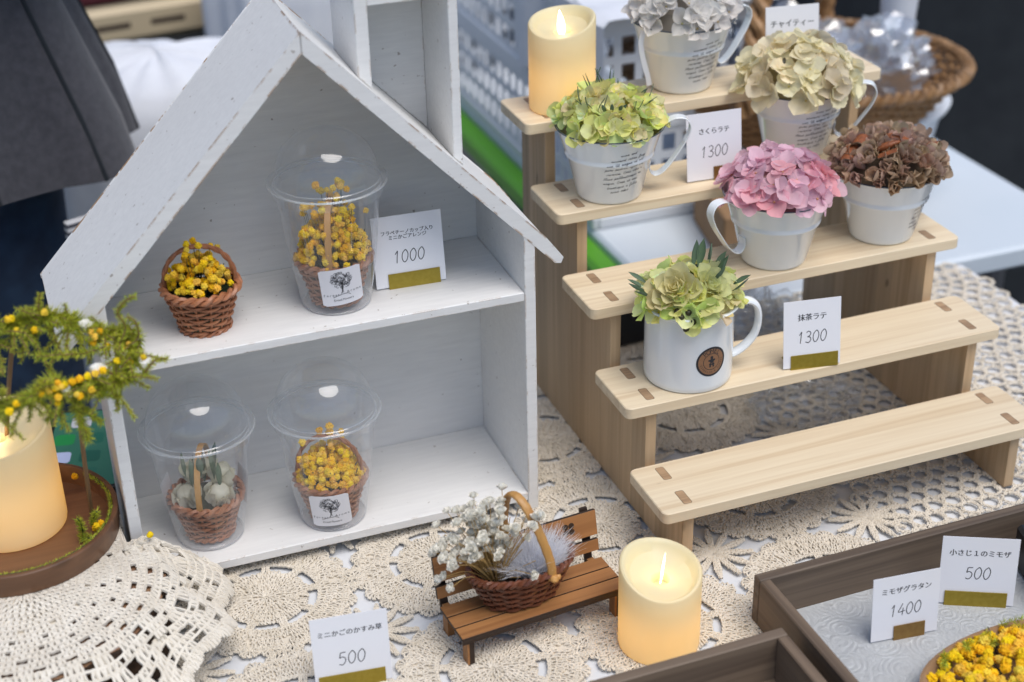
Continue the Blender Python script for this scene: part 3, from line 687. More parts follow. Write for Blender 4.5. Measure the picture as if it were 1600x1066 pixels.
# two ruffled rosettes, leaves and berries
random.seed(15)
def rosette():
    mb=MB()
    for k in range(22):
        a=k*2.4; rr=.12+.06*k; X=T(rr*cos(a)*.55,rr*sin(a)*.55,.5-.03*k,a-pi/2)@T(0,0,0,0,1.35-.045*k,0); br=random.uniform(.9,1.15); petal(mb,X,.55+.035*k,.5+.045*k,.25,.1,(br,br,br*1.2),.05)
    return mb.mesh('rosette',60)
rs=rosette()
for az,pol,s in((VIEW-32,.62,1.15),(VIEW+35,.55,1.05)):
    A=RAD(az); n=Vector((cos(A)*pol*1.3,sin(A)*pol*1.3,.75)).normalized(); put('rosette',rs,M['greenp'],hm_,(3.5*pol*cos(A),3.5*pol*sin(A),2.3),n.to_track_quat('Z','Y').to_euler(),s)
deck(hm_,[(LEAVES,'leaf','leaf',VIEW-90+q,.85,1.15,.5) for q in(0,14,-16,26)]+[(LEAVES,'leaf','leaf',VIEW+95+q,.5,1.3,.1) for q in(0,20,-25,-45,40,60)]+[(LEAVES,'leaf','leaf',VIEW+70+q,.8,1.1,.4) for q in(0,20)]+[(LEAVES,'leaf','leaf',VIEW+170,.3,1.5,0),(LEAVES,'leaf','leaf',VIEW+150,.35,1.6,0)]+[([berrym],'berry','berry',VIEW+q,p,1.15,0) for q,p in((-16,.95),(-8,.9),(-2,.98),(-22,.9),(4,.9),(-10,1.0),(160,.4),(172,.45))],3.9,2.9)

# ------------------------------------------------------------------ price cards in brass stands
def price_card(x,y,z,rz,title,price,label,wd=5.4,h=5.5,hw=4.0,hx=0.,lip=1.15,mat='brass',tsz=.52,lean=9,dig=.95,tz=.72,pz=.42):
    t=thing('price_card',label,'price card',(x,y,z),rz,'white price cards in metal holders')
    X=T(0,0,.12,0,RAD(-lean)); cd_=MB().box(-wd/2,wd/2,0,.045,0,h,.008,X); c=put('card',cd_,M['card'],t)
    ik=MB(); n=len(title)
    for i,l in enumerate(title):
        for dx,dz,e in((-.011,0,0),(.011,.006,-.0015)): flat(ik,text2d(l,tsz),dx*tsz*2,h*tz+(-i*tsz*1.02)+dz,-.008+e,X)
    if price: flat(ik,digits2d(price,dig,.065),0,h*pz,-.008,X,.02)
    put('lettering',ik,M['ink'],c)
    hb_=MB(); pr=[(-.10,0),(2.1,0),(2.1,.07),(.12,.07),(.10-lip*sin(RAD(-lean))-.12,lip),(-.02-lip*sin(RAD(-lean))-.12,lip)]
    pr=[(-.12,.0),(2.0,.0),(2.0,.07),(-.04,.07),(-.04+lip*sin(RAD(lean)),lip),(-.11+lip*sin(RAD(lean)),lip)]
    hb_.prism(pr,hx-hw/2,hx+hw/2,.01,X=Matrix(((0,0,1,0),(1,0,0,0),(0,1,0,0),(0,0,0,1)))); put('holder',hb_,M[mat],t)
    return t
price_card(-15.7,15.2,ZS,RAD(-3),['フラペチーノカップ入り','ミニかごアレンジ'],'1000','white card priced 1000 on the middle shelf of the house',tsz=.37,tz=.76,pz=.42,hx=.25)
price_card(13.7,5.55,ZT[1],RAD(-9),['抹茶ラテ'],'1300','white card priced 1300 beside the logo mug on the second step',wd=4.7,hw=3.9,hx=.2,tsz=.60,tz=.74,pz=.45)
price_card(12.3,20.35,ZT[3],RAD(-3),['さくらラテ'],'1300','white card priced 1300 between the cups on the fourth step',wd=4.9,h=5.6,hw=2.2,hx=1.0,mat='copper',tsz=.56,lean=8)
price_card(23.9,28.7,ZT[4],RAD(-8),['チャイティー'],None,'white card without visible price behind the cream petals on the top step',wd=4.9,h=5.5,tsz=.68,tz=.72)
price_card(-27.0,-4.3,0,RAD(-7),['ミニかごのかすみ草'],'500','white card priced 500 standing alone on the crochet cloth',wd=5.3,h=5.6,hw=4.6,hx=-.1,tsz=.50,lean=7,dig=1.0,tz=.76,pz=.40)
# ------------------------------------------------------------------ LED candles
def candle(x,y,z,R_,h,label,wave,ph,rz,watts,flame_az=0,fh=2.0):
    t=thing('led_candle',label,'candle',(x,y,z),rz,'ivory LED candles')
    top=lambda a:h+wave*cos(a-ph)+.18*wave*cos(2*a+1)
    hb_=h-.95
    prof=[(0,0,0),(R_-.25,0,0),(R_-.05,.08,0),(R_,.3,0),(R_,.55,0),(R_,.35,1),(R_,.8,1),(R_,-.18,2),(R_-.07,-.05,2),(R_-.2,0,2),(R_-.36,-.08,2),(R_-.5,-.3,2),(R_*.74,.35,3),(R_*.45,.08,3),(.72,0,3),(.66,-.15,3),(.6,-.7,3),(0,-.75,3)]
    def zf(r,a,z_): 
        code,zz=z_
        if code==0: return zz
        if code==1: return .55+(top(a)-.75)*zz*.9
        if code==2: return top(a)+zz
        return hb_+zz+ (.8*wave*cos(a-ph)*(r/R_) if r>.8 else 0)
    mb=MB(); seg=64; mb.lathe([(r,(c,zz)) for r,zz,c in prof],seg,zf=zf); put('wax_body',mb,M['wax'],t)
    put('bowl_light_block',MB().lathe([(0,hb_-1.25),(R_*.5,hb_-1.25),(R_*.5,hb_-1.0),(0,hb_-1.0)],32),M['tan'],t)  # added disc, unseen inside the wax, keeps LED light off the bowl
    fl=MB(); n=14; P=[]
    for k in range(n+1):
        s_=k/n; P.append((.03*sin(s_*3),0,hb_-.5+s_*fh*1.5))
    fl.sweep(P,[(.36*cos(q),.09*sin(q)) for q in [2*pi*k/10 for k in range(10)]],side=(1,0,0),scale=[max(.04,(sin(pi*min(1,(k/n)**.8))**.8)*(1-.25*k/n)) for k in range(n+1)])
    fl.v=[p-Vector((0,0,hb_-.5)) for p in fl.v]; put('flame',fl,M['flame'],t,(0,0,hb_-.5),(RAD(6),RAD(-5),flame_az))
    ld=bpy.data.lights.new('led','POINT'); ld.energy=watts; ld.color=(1.,.57,.16); ld.shadow_soft_size=R_*S*.5
    lo_=bpy.data.objects.new('led_bulb',ld); COL.objects.link(lo_); lo_.parent=t; lo_.location=Vector((0,0,hb_*.42))*S
    l2=bpy.data.lights.new('flame_led','POINT'); l2.energy=watts*.03; l2.color=(1.,.62,.22); l2.shadow_soft_size=.003
    lo2=bpy.data.objects.new('flame_bulb',l2); COL.objects.link(lo2); lo2.parent=t; lo2.location=Vector((.1,-.45,hb_+.35))*S
    return t
candle(-5.6,-7.85,0,2.9,6.5,'glowing ivory candle beside the little bench and dark tray',.75,RAD(95),0,.040,RAD(60),2.0)
candle(2.0,28.45,ZT[4],2.78,7.4,'glowing ivory candle on the left end of the top step',.65,RAD(40),0,.037,RAD(-20),1.6)
candle(-47.0,15.0,6.35,3.8,8.3,'large glowing ivory candle on the round wooden tray',.5,RAD(60),0,.068,RAD(20),2.6)
# ------------------------------------------------------------------ wicker baskets
def weave(rz,z0,z1,rows,stakes,rs,ex=1.,ey=1.,tilt=0):
    """weavers going in and out round the stakes; rz(z) is the wall radius"""
    mb=MB(); n=stakes*4
    for i in range(rows):
        z=z0+(z1-z0)*(i+.5)/rows; P=[]
        for k in range(n):
            a=2*pi*k/n; r=rz(z)+rs*1.15*cos(a*stakes/2+pi*i); zz=z+rs*.25*sin(a*3+i)
            P.append((ex*r*cos(a),ey*r*sin(a),zz))
        mb.tube(P,rs,5,closed=True)
    for k in range(stakes):
        a=2*pi*k/stakes; mb.tube([(ex*rz(z)*cos(a),ey*rz(z)*sin(a),z) for z in(z0,z0+(z1-z0)*.33,z0+(z1-z0)*.66,z1)],rs*.8,5)
    return mb
def braid(r,z,rs,ex=1.,ey=1.,turns=18,strands=2,n=144):
    mb=MB()
    for s_ in range(strands):
        P=[]
        for k in range(n):
            a=2*pi*k/n; q=a*turns+2*pi*s_/strands; rr=r+rs*.95*cos(q); P.append((ex*rr*cos(a),ey*rr*sin(a),z+rs*.95*sin(q)))
        mb.tube(P,rs,5,closed=True)
    return mb
def arch(r,z0,top,rs,ey=1.,twist=True,n=36,wrapn=26):
    mb=MB(); P=[(r*cos(pi*k/n),0,z0+(top-z0)*sin(pi*k/n)**.75) for k in range(n+1)]
    if twist:
        for s_ in(0,pi):
            Q=[]
            for k,p in enumerate(P):
                q=k*.9+s_; Q.append((p[0]+rs*.6*cos(q),rs*.8*sin(q),p[2]+rs*.3*cos(q)))
            mb.tube(Q,rs,6)
    else:
        mb.sweep(P,[(rs*1.5,-rs*.5),(rs*1.7,0),(rs*1.5,rs*.5),(-rs*1.5,rs*.5),(-rs*1.7,0),(-rs*1.5,-rs*.5)],side=(0,1,0))
    return mb
brz=lambda z:1.75+.30*z
bw_w=weave(brz,.15,3.35,10,14,.135).mesh('basket_weave'); bw_r=braid(2.88,3.55,.20,turns=11).mesh('basket_rim'); bw_f=braid(1.9,.16,.14,turns=9).mesh('basket_foot')
bw_b=MB().lathe([(0,.1),(1.8,.1),(2.6,3.0),(0,3.0)],20).mesh('basket_lining')
def mini_basket(x,y,z,rz,label,cane='twist',hh=7.0,scale=1.0):
    t=thing('mini_basket',label,'basket',(x,y,z),rz,'miniature wicker baskets in the house shelf'); t.scale=(scale,)*3
    put('weave',bw_w,M['wicker'],t); put('rim',bw_r,M['wicker'],t); put('foot',bw_f,M['wicker'],t); put('lining',bw_b,M['greenstem'],t)
    put('handle',arch(2.75,3.3,hh,.15,twist=(cane=='twist')),M['cane'] if cane!='twist' else M['wicker'],t); return t
random.seed(31)
ballm=[MB().ball((0,0,0),.235,3,.55).mesh('mimosa_ball') for _ in range(3)]
def mimosa(x,y,z,label,rad,h,n,mat='mimosa',big=1.,tall=0,seed=1,ey=1.):
    random.seed(seed); t=thing('mimosa_bunch',label,'flowers',(x,y,z),0); st=MB()
    for i in range(n):
        q=math.sqrt(random.random()); a=random.uniform(0,2*pi); px,py=rad*q*cos(a),rad*q*sin(a)*ey; pz=h*(1-.75*q*q)*random.uniform(.45,1.)+ (random.random()<tall)*random.uniform(0,h*.7)
        put('blossom',random.choice(ballm),M[mat],t,(px,py,pz),(random.uniform(0,6),random.uniform(0,6),0),big*random.uniform(.75,1.15))
        if i%2==0: st.tube([(px*.4,py*.4,-.6),(px*.8,py*.8,pz*.5),(px,py,pz)],.025,4)
    for i in range(26):
        a=random.uniform(0,6.28); r=rad*random.uniform(.3,.95); st.tube([(r*.6*cos(a),r*.6*sin(a)*ey,-.3),(r*cos(a),r*sin(a)*ey,h*random.uniform(.1,.5)),(r*1.08*cos(a),r*1.08*sin(a)*ey,h*random.uniform(.2,.6))],.04,4)
    put('stems',st,M['greenstem'],t); return t
# basket on its own, middle shelf
mini_basket(-31.4,14.9,ZS,RAD(-8),'reddish wicker mini basket with arched handle standing uncovered on the middle shelf',hh=6.9,scale=.92)
mimosa(-31.4,14.9,ZS+3.05,'dried yellow mimosa in the uncovered mini basket',2.2,2.6,190,tall=.22,seed=41,big=.95)
# ------------------------------------------------------------------ clear dome cups
CPR=[(2.3,0),(2.5,.1),(2.62,.45),(3.15,3.6),(3.48,6.5),(3.74,8.8),(3.88,9.55)]
cupm=MB().lathe([(0,.28),(2.0,.28),(2.2,.05)]+CPR,64).mesh('cup_wall',60)
lidm=MB().lathe([(4.02,8.85),(4.05,9.35),(4.08,9.55),(4.28,9.58),(4.31,9.68),(4.26,9.76),(3.95,9.80),(3.82,9.95),(3.74,10.3),(3.55,11.2),(3.1,12.15),(2.4,12.85),(1.5,13.28),(.7,13.42),(0,13.45)],64).mesh('lid_shell',60)
lidr=MB().tube([(4.29*cos(2*pi*k/72),4.29*sin(2*pi*k/72),9.67) for k in range(72)],.075,6,closed=True).mesh('lid_rim')
def hoop(r,z,q,n=72): return MB().tube([(r*cos(2*pi*k/n),r*sin(2*pi*k/n),z) for k in range(n)],q,6,closed=True)
lids=hoop(3.84,9.86,.035).mesh('lid_seat'); lipr=hoop(3.9,9.5,.06).mesh('cup_lip'); basr=hoop(2.5,.14,.05).mesh('base_ring')
def sticker(t,az,v0,tilt,rf,w=3.15,h=3.1):
    sh=MB(); V=[];F=[];nu=12
    P=rrect(-w/2,w/2,-h/2,h/2,.25,5); 
    for k in range(nu+1): 
        uu=-w/2+w*k/nu; hh=h/2-(.12 if k in(0,nu) else 0); V+=[(uu,-hh),(uu,0),(uu,hh)]
    for k in range(nu): F+=[[3*k,3*k+3,3*k+4,3*k+1],[3*k+1,3*k+4,3*k+5,3*k+2]]
    wrapped(sh,(V,F),0,v0,az,rf,.03,tilt); s_=put('sticker',sh,M['sticker'],t)
    ik=MB(); random.seed(77)
    for i in range(95):                      # scribbled tree crown
        a=random.uniform(0,6.28); r=.80*math.sqrt(random.random()); cx,cy=r*cos(a)*1.0,.60+r*sin(a)*.80; k0=random.uniform(0,6); rr=random.uniform(.05,.12)
        wrapped(ik,stroke2d([(cx+rr*cos(k0+q*.9),cy+rr*sin(k0+q*.9)) for q in range(6)],.032),0,v0,az,rf,.042,tilt)
    wrapped(ik,stroke2d([(.02,.35),(.0,-.1),(-.03,-.42),(-.12,-.55)],.06),0,v0,az,rf,.042,tilt); wrapped(ik,stroke2d([(.06,.2),(.04,-.2),(.06,-.5)],.035),0,v0,az,rf,.042,tilt)
    wrapped(ik,stroke2d(cat([(-.75,-.82,0),(-.2,-.66,0),(.3,-.62,0),(.55,-.78,0)],5),.04),0,v0,az,rf,.042,tilt)
    for txt,cx,cy,sz in(('Forest',-.86,-.62,.36),('Aroma',.86,-.50,.36),('Dried Flowers',0,-1.10,.32)):
        V,F=text2d(' '.join(txt) if sz>.33 else txt,sz*.8); wrapped(ik,([(p[0]+cx,p[1]+cy) for p in V],F),0,v0,az,rf,.042,tilt)
    put('print',ik,M['ink'],s_)
def dome_cup(x,y,z,label,lab=None,plain_label=None):
    t=thing('dome_cup',label,'plastic cup',(x,y,z),0,'clear dome-lid cups in the house shelf')
    put('cup_wall',cupm,M['clear'],t); l=put('lid',lidm,M['clear'],t); put('lid_rim',lidr,M['clearrim'],l); put('lid_seat',lids,M['clearrim'],l); put('cup_lip',lipr,M['clearrim'],t); put('base_ring',basr,M['clearrim'],t)
    if lab: sticker(t,RAD(lab[0]),lab[1],lab[2],rfun(CPR))
    for azp in (plain_label or []):
        sh=MB(); wrapped(sh,([(-1.1,-1.3),(1.1,-1.3),(1.1,1.3),(-1.1,1.3)],[[0,1,2,3]]),0,3.6,RAD(azp),rfun(CPR),.03); put('sticker',sh,M['sticker'],t)
dome_cup(-21.55,15.1,ZS,'clear dome-lid cup of yellow mimosa with tree sticker on the middle shelf',(VIEW+16,2.55,.10))
dome_cup(-23.5,13.95,ZF,'clear dome-lid cup of yellow mimosa with tree sticker on the house floor',(VIEW+4,2.25,.06))
dome_cup(-33.0,15.1,ZF,'clear dome-lid cup of ivory rosebuds on the house floor',None,[VIEW-95,VIEW+120])
mini_basket(-21.55,15.1,ZS+.32,RAD(VIEW),'mini basket of mimosa inside the dome cup on the middle shelf','flat',8.3,.93)
mini_basket(-23.5,13.95,ZF+.32,RAD(-25),'mini basket of mimosa inside the right dome cup on the house floor','twist',7.4,.93)
mini_basket(-33.0,15.1,ZF+.32,RAD(VIEW),'mini basket of ivory rosebuds inside the left dome cup on the house floor','flat',8.0,.93)
mimosa(-21.55,15.1,ZS+3.2,'yellow mimosa inside the dome cup on the middle shelf',2.65,4.3,330,big=1.0,tall=.2,seed=42)
mimosa(-23.5,13.95,ZF+3.2,'yellow mimosa inside the right dome cup on the house floor',2.5,3.4,270,big=1.1,tall=.1,seed=43)
random.seed(44)
def rosebud():
    mb=MB().lathe([(0,-.75),(.5,-.6),(.8,-.1),(.82,.3),(.62,.75),(.3,.92),(0,.8)],18)
    for k in range(9):
        a=k*2.4; X=T(.78*cos(a),.78*sin(a),-.65+.05*k,a-pi/2)@T(0,0,0,0,1.75-.02*k,0); petal(mb,X,1.25+.05*(k%3),1.1,-.3,-.12,(1,1,1),.05)
    return mb.mesh('rosebud',60)
rb=rosebud(); rt=thing('rosebud_bunch','ivory rosebuds with dark leaves inside the left dome cup','flowers',(-33.0,15.1,ZF+3.3))
for az,r,z,s in((VIEW-50,1.45,.75,1.0),(VIEW+52,1.5,.85,1.0),(VIEW-140,1.1,1.9,1.),(VIEW+120,1.3,1.6,.9)):
    A=RAD(az); put('rosebud',rb,M['rose'],rt,(r*cos(A),r*sin(A),z),(Vector((cos(A)*.5,sin(A)*.5,1)).to_track_quat('Z','Y')).to_euler(),s)
for i in range(16):
    A=RAD(VIEW+random.uniform(-180,180)); r=random.uniform(.4,1.7); n=Vector((cos(A)*.35,sin(A)*.35,1)).normalized()
    put('leaf',random.choice(LEAVES),M['greenstem'],rt,(r*cos(A),r*sin(A),random.uniform(1.0,3.0)),(n.to_track_quat('Y','Z')).to_euler(),random.uniform(1.0,1.6))
# ------------------------------------------------------------------ little bench with basket
B=thing('mini_bench','tiny brown wooden bench with a cut-out flower in its backrest','bench',(-13.2,-2.15,0),RAD(5))
BL,BZ=6.5,2.62
slm=MB().box(-BL,BL,-.61,.61,-.26,0,.01).mesh('slat'); sle=MB().box(-BL-.012,BL+.012,-.622,.622,-.25,-.03,.005).mesh('slat_edge')
for k in range(3):
    s_=put('seat_slat',slm,M['bench'],B,(0,-2.15+1.36*k,BZ)); put('burnt_edge',sle,M['burnt'],s_)
LE=RAD(12)
def backboard(z0,z1):
    mb=MB().box(-BL,BL,-.14,.14,0,z1-z0,.01); e=MB().box(-BL-.012,BL+.012,-.125,.152,-.012,z1-z0+.012,.005)
    o=put('back_slat',mb,M['bench'],B,(0,1.55+(z0-BZ)*math.tan(LE),z0),(-LE,0,0)); put('burnt_edge',e,M['burnt'],o); return o
backboard(3.05,3.95); bb=backboard(4.3,6.25)
fm=MB()
for k in range(4):
    a=pi/4+pi/2*k; V=[(4.2+.34*cos(a)+.24*cos(q)*1.0,-.148,1.0+.34*sin(a)+.24*sin(q)) for q in [2*pi*i/12 for i in range(12)]]; fm.add(V,[list(range(12))])
fm.tube([(4.2-.1,-.148,1.0),(4.2+.1,-.148,1.0)],.05,5); put('cutout_flower',fm,M['burnt'],bb)
for sx in(-5.85,5.85):
    put('leg',MB().box(sx-.26,sx+.26,-2.6,-1.75,0,BZ-.27,.01),M['bench'],B); put('leg_edge',MB().box(sx-.10,sx+.272,-2.615,-1.735,0.01,BZ-.28,.005),M['burnt'],B)
    put('leg',MB().box(sx-.26,sx+.26,.9,1.75,0,BZ-.27,.01),M['bench'],B)
    put('back_post',MB().box(sx-.3,sx+.3,-.12,.12,0,4.6,.01,T(0,1.93,1.7,0,-LE)),M['burnt'],B)
    put('seat_rail',MB().box(sx-.2,sx+.2,-2.7,1.6,BZ-.62,BZ-.275,.01),M['burnt'],B)
put('apron',MB().box(-BL,BL,-2.775,-2.55,BZ-.60,BZ-.265,.01),M['burnt'],B)
obz=lambda z:2.05+.40*z
FB=thing('flower_basket','dark brown oval wicker basket with honey cane handle sitting on the little bench','basket',(-14.0,-2.55,BZ+.01),RAD(6))
put('weave',weave(obz,.1,2.9,10,18,.15,1.18,.72),M['darkwicker'],FB); put('rim',braid(3.28,3.05,.17,1.18,.72,turns=22),M['darkwicker'],FB)
put('lining',MB().add([(p.x*1.15,p.y*.68,p.z) for p in MB().lathe([(0,.05),(2.,.05),(2.9,2.2),(0,2.2)],24).v],MB().lathe([(0,.05),(2.,.05),(2.9,2.2),(0,2.2)],24).f),M['burnt'],FB)
hh=MB(); P=cat([(1.35,-2.35,2.6),(1.2,-2.25,4.2),(.6,-1.7,6.6),(.1,-.6,8.3),(-.2,.5,8.6),(-.3,1.4,7.6),(-.2,2.1,5.4),(-.1,2.3,2.8)],8)
hh.sweep(P,[(.34*cos(a),.2*sin(a)) for a in [2*pi*k/10 for k in range(10)]],side=(1,0,0),scale=[1+.05*((k*7)%3-1) for k in range(len(P))])
ho=put('handle',hh,M['cane'],FB); kn=MB(); kn.ball((1.4,-2.5,2.75),.34,2,.25); kn.ball((1.75,-2.4,2.7),.22,2,.25); put('knot',kn,M['cane'],ho)
random.seed(51); FT=thing('feather_tuft','fluffy white feather tuft filling the bench basket','feather',(-12.6,-2.45,BZ+2.3),RAD(6)); ft=MB()
for i in range(2600):
    a=random.uniform(0,6.28); q=math.sqrt(random.random()); x0,y0=1.75*q*cos(a)-.4,1.1*q*sin(a); L=random.uniform(1.8,3.7)*(1-.25*q)
    d=Vector((x0*.55+random.gauss(0,.28)+.12,y0*.5+random.gauss(0,.25),1.)).normalized(); b=Vector((random.gauss(0,.35),random.gauss(0,.35),-.25))
    P=[Vector((x0,y0,0))+d*L*t_+b*t_*t_*.9 for t_ in(0,.35,.7,1.)]
    wv=.05; s_=d.orthogonal().normalized().xyz; s_.rotate(Euler((0,0,random.uniform(0,6)))); V=[]
    for k,p in enumerate(P): V+=[p+s_*wv*(1-k/3.3),p-s_*wv*(1-k/3.3)]
    ft.add(V,[[2*k,2*k+1,2*k+3,2*k+2] for k in range(3)])
put('barbs',ft,M['feather'],FT)['kind']='stuff'
put('down',MB().ball((-.2,0,.2),1.15,3,.12,.9),M['feather'],FT)
random.seed(52); GY=thing('white_flower_bunch','bunch of tiny white dried flowers rising from the bench basket','flowers',(-15.8,-2.6,BZ+2.2))
def baby():
    mb=MB()
    for k in range(16):
        a=k*2.4; X=T(0,0,0,a)@T(0,0,-.08,0,.1+.08*k,0); petal(mb,X,.46,.40,.4,.35,(1,1,1),.04,0,5,5)
    mb.ball((0,0,.10),.15,1,.3); return mb.mesh('baby_flower',179)
bfm=[baby() for _ in range(3)]; stm=MB()
for i in range(110):
    th_=random.gauss(0,.52); ph=random.uniform(0,6.28); L=random.uniform(2.8,7.0); d=Vector((-.22+sin(th_)*cos(ph),sin(th_)*sin(ph)*.7-.1,cos(th_))).normalized()
    e=Vector((random.uniform(-.5,.5),random.uniform(-.4,.4),0))+d*L; e.x=max(-4.2,min(2.6,e.x)); e.y=max(-2.9,min(1.6,e.y)); e.z=max(1.2,min(8.4,e.z))
    put('blossom',random.choice(bfm),M['white'],GY,e,d.to_track_quat('Z','Y').to_euler(),random.uniform(.85,1.25))
    stm.tube(cat([(0,0,-.8),tuple(e*.5+Vector((random.gauss(0,.2),random.gauss(0,.2),.3))),tuple(e)],4),.03,4)
for i in range(60):
    e=Vector((random.gauss(0,1.6)-.5,random.gauss(0,1.),random.uniform(1.0,4.5))); stm.tube([(0,0,0),tuple(e*.6),tuple(e)],.028,4)
put('stems',stm,M['straw'],GY)
# ------------------------------------------------------------------ left foreground: stump, doily, round tray, moss wreath
random.seed(61)
SC=(-47.3,7.0)
SB=thing('wood_stump','dark bark log stump under the white doily at the left edge','stump',(SC[0],SC[1],0)); b=MB(); nseg=96
rad_=[9.6+.5*mnoise.noise(Vector((cos(2*pi*k/nseg)*3,sin(2*pi*k/nseg)*3,0)))+.35*mnoise.noise(Vector((cos(2*pi*k/nseg)*14,sin(2*pi*k/nseg)*14,0))) for k in range(nseg)]
def stumpf(u_,v_):
    k=int(round(u_*nseg))%nseg; r=rad_[k]+.25*mnoise.noise(Vector((k*.9,v_*5,2))); a=2*pi*k/nseg
    return (min(r*cos(a),7.6 if r*sin(a)>3.2 else 99),r*sin(a),5.5*v_)
b.sheet(stumpf,nseg,8,wrap=True); put('bark',b,M['bark'],SB)
put('cut_face',MB().add([(min(r*cos(2*pi*k/nseg),7.55 if r*sin(2*pi*k/nseg)>3.2 else 99),r*sin(2*pi*k/nseg),5.48) for k,r in enumerate(rad_)],[list(range(nseg))]),M['stumptop'],SB)
DO=MB(); DR=13.4
def dmap(r,a):
    """point and frame on the draped doily"""
    sc_=1+.045*sin(a*11) if r>11 else 1
    x,y=r*sc_*cos(a),r*sc_*sin(a); drop=0 if r<9.3 else (r-9.3)
    z=5.72-.95*drop**1.2*(.75+.25*sin(a*5+1))*.8+(.22*sin(a*11+r) if r>9.3 else 0)
    x+=SC[0]; y+=SC[1]
    if x>-39.9 and y>9.9: y=9.9-.25*(y-9.9)+.2*sin(a*40); z+=.12*(r-8)
    return Vector((x,y,max(z,.35)))
def dst(r,a,L,da,rad=.125):
    for sgn in(-1,1):
        P=[]
        for k in range(4):
            t=k/3; p=dmap(r-.1+L*1.2*t,a+sgn*da*sin(t*pi*.6)+random.uniform(-.004,.004)); p.z+=.16*sin(pi*t)*random.uniform(.6,1.2)+.02; P.append(p)
        DO.tube(P,rad*random.uniform(.9,1.15),4,cap=False)
r=.4; row=0
while r<DR:
    n=max(10,int(2*pi*r/.40)); open_=r>3.5 and row%2==0
    for i in range(n):
        a=2*pi*i/n+.5*row/n+random.uniform(-.5,.5)/n
        # photo sees only the right half of the doily
        if cos(a)<-.75 and r>6: continue
        if open_ and ((i%5==(3+row//2)%5) if r<7 else i%5>=3): continue
        if row%2==1 and r>9.5 and i%6==5: continue
        dst(r,a,.62 if open_ else .50,.15/max(r,1))
    if r>3.4:                                # round cords between the rows
        m=int(2*pi*r/.25)
        P=[dmap(r,2*pi*k/m)+Vector((0,0,.07+.05*(k%2)+random.uniform(-.02,.03))) for k in range(m)]; DO.tube(P,.13,4,closed=True)
    r+=.60 if open_ else .47; row+=1
for q in range(60):                          # scalloped edge
    a0=2*pi*q/60
    for k in range(7): dst(DR-.15+.25*sin(pi*k/6),a0+2*pi/60*k/7,.6,.012,.11)
DO.sheet(lambda u_,v_:tuple(dmap(.3+4.6*v_,2*pi*u_)-Vector((0,0,.05))),60,10,wrap=True)
single('crochet_doily',DO,M['whiteyarn'],'white openwork crochet doily draped over the stump at the left','doily')
TC=(-46.9,13.7)
RT=thing('round_tray','round reddish wooden tray with raised rim under the large candle','tray',(TC[0],TC[1],5.95))
put('tray_base',MB().lathe([(0,0),(6.9,0),(7.0,.08),(7.0,.38),(0,.38)],64),M['traywood'],RT)
put('tray_rim',MB().lathe([(6.72,.0),(7.15,.0),(7.22,.1),(7.3,1.7),(7.22,1.8),(6.98,1.8),(6.9,1.7),(6.72,.3)],64),M['traywood'],RT)
# moss / fern wreath on two twigs
random.seed(62); fern=MB(); core=MB(); WZ=Vector((0,0,0))
def frond(P,dens=85,L=.55,thick=1.0,col=None):
    P=cat(P,8); core.tube(P,.07*thick,5)
    for a,b in zip(P,P[1:]):
        seg=(b-a).length; t=(b-a).normalized(); k=int(dens*seg)+1
        for _ in range(k):
            p=a.lerp(b,random.random()); d=Vector((random.gauss(0,1),random.gauss(0,1),random.gauss(0,1))); d=(d-t*d.dot(t)); d=(d.normalized()+t*random.uniform(.1,.9)).normalized()
            q=random.uniform(.55,1.1)*L*thick; s_=d.cross(Vector((random.gauss(0,1),random.gauss(0,1),random.gauss(0,1)))).normalized()*.022
            br=random.uniform(.6,1.35); fern.tint=(br*random.uniform(.9,1.25),br,br*.8); o=p+d*.05
            m_=p+d*q*.55+Vector((0,0,-.02)); fern.add([o-s_,o+s_,m_+s_*.9,p+d*q,m_-s_*.9],[(0,1,2,3,4)])
ring=[(-47.96,9.0,23.62),(-46.51,9.2,24.85),(-44.41,9.4,25.16),(-42.58,9.4,25.6),(-40.76,9.2,24.93),(-38.92,8.6,23.98),(-37.66,7.8,23.49),(-37.46,6.5,22.63),(-38.59,5.5,21.8),(-40.55,5.0,22.09),(-42.54,5.0,22.26),(-44.59,5.0,21.92),(-46.99,5.5,21.49),(-48.31,7.0,22.39)]
R2=[Vector(p) for p in ring]
frond([tuple(p) for p in R2+[R2[0]]],150,.95,.9); frond([tuple(p+Vector((random.gauss(0,.35),random.gauss(0,.3),random.gauss(0,.4)))) for p in R2+[R2[0]]],120,.95,.8)
frond([tuple(p+Vector((random.gauss(0,.4),random.gauss(0,.3),random.gauss(0,.45)))) for p in R2+[R2[0]]],110,.9,.8)
frond([(-38.6,6.6,23.2),(-37.6,7.2,24.5),(-37.9,7.6,25.6),(-37.2,7.7,26.3),(-36.6,7.6,26.5)],130,.42); frond([(-38.5,5.6,22.2),(-37.2,5.8,21.6),(-36.6,5.9,22.1),(-36.0,6.0,22.5),(-35.3,6.1,22.3)],110,.45)
frond([(-37.6,6.8,23.4),(-36.9,6.9,23.9),(-36.9,7.0,24.9),(-37.4,7.1,25.4)],110,.4); frond([(-42.8,9.2,25.3),(-42.6,9.4,26.4),(-42.4,9.5,27.0)],120,.42); frond([(-41.2,5.0,22.0),(-41.6,5.2,20.6),(-41.4,5.4,19.2),(-41.2,5.6,17.8)],150,.6,1.2)
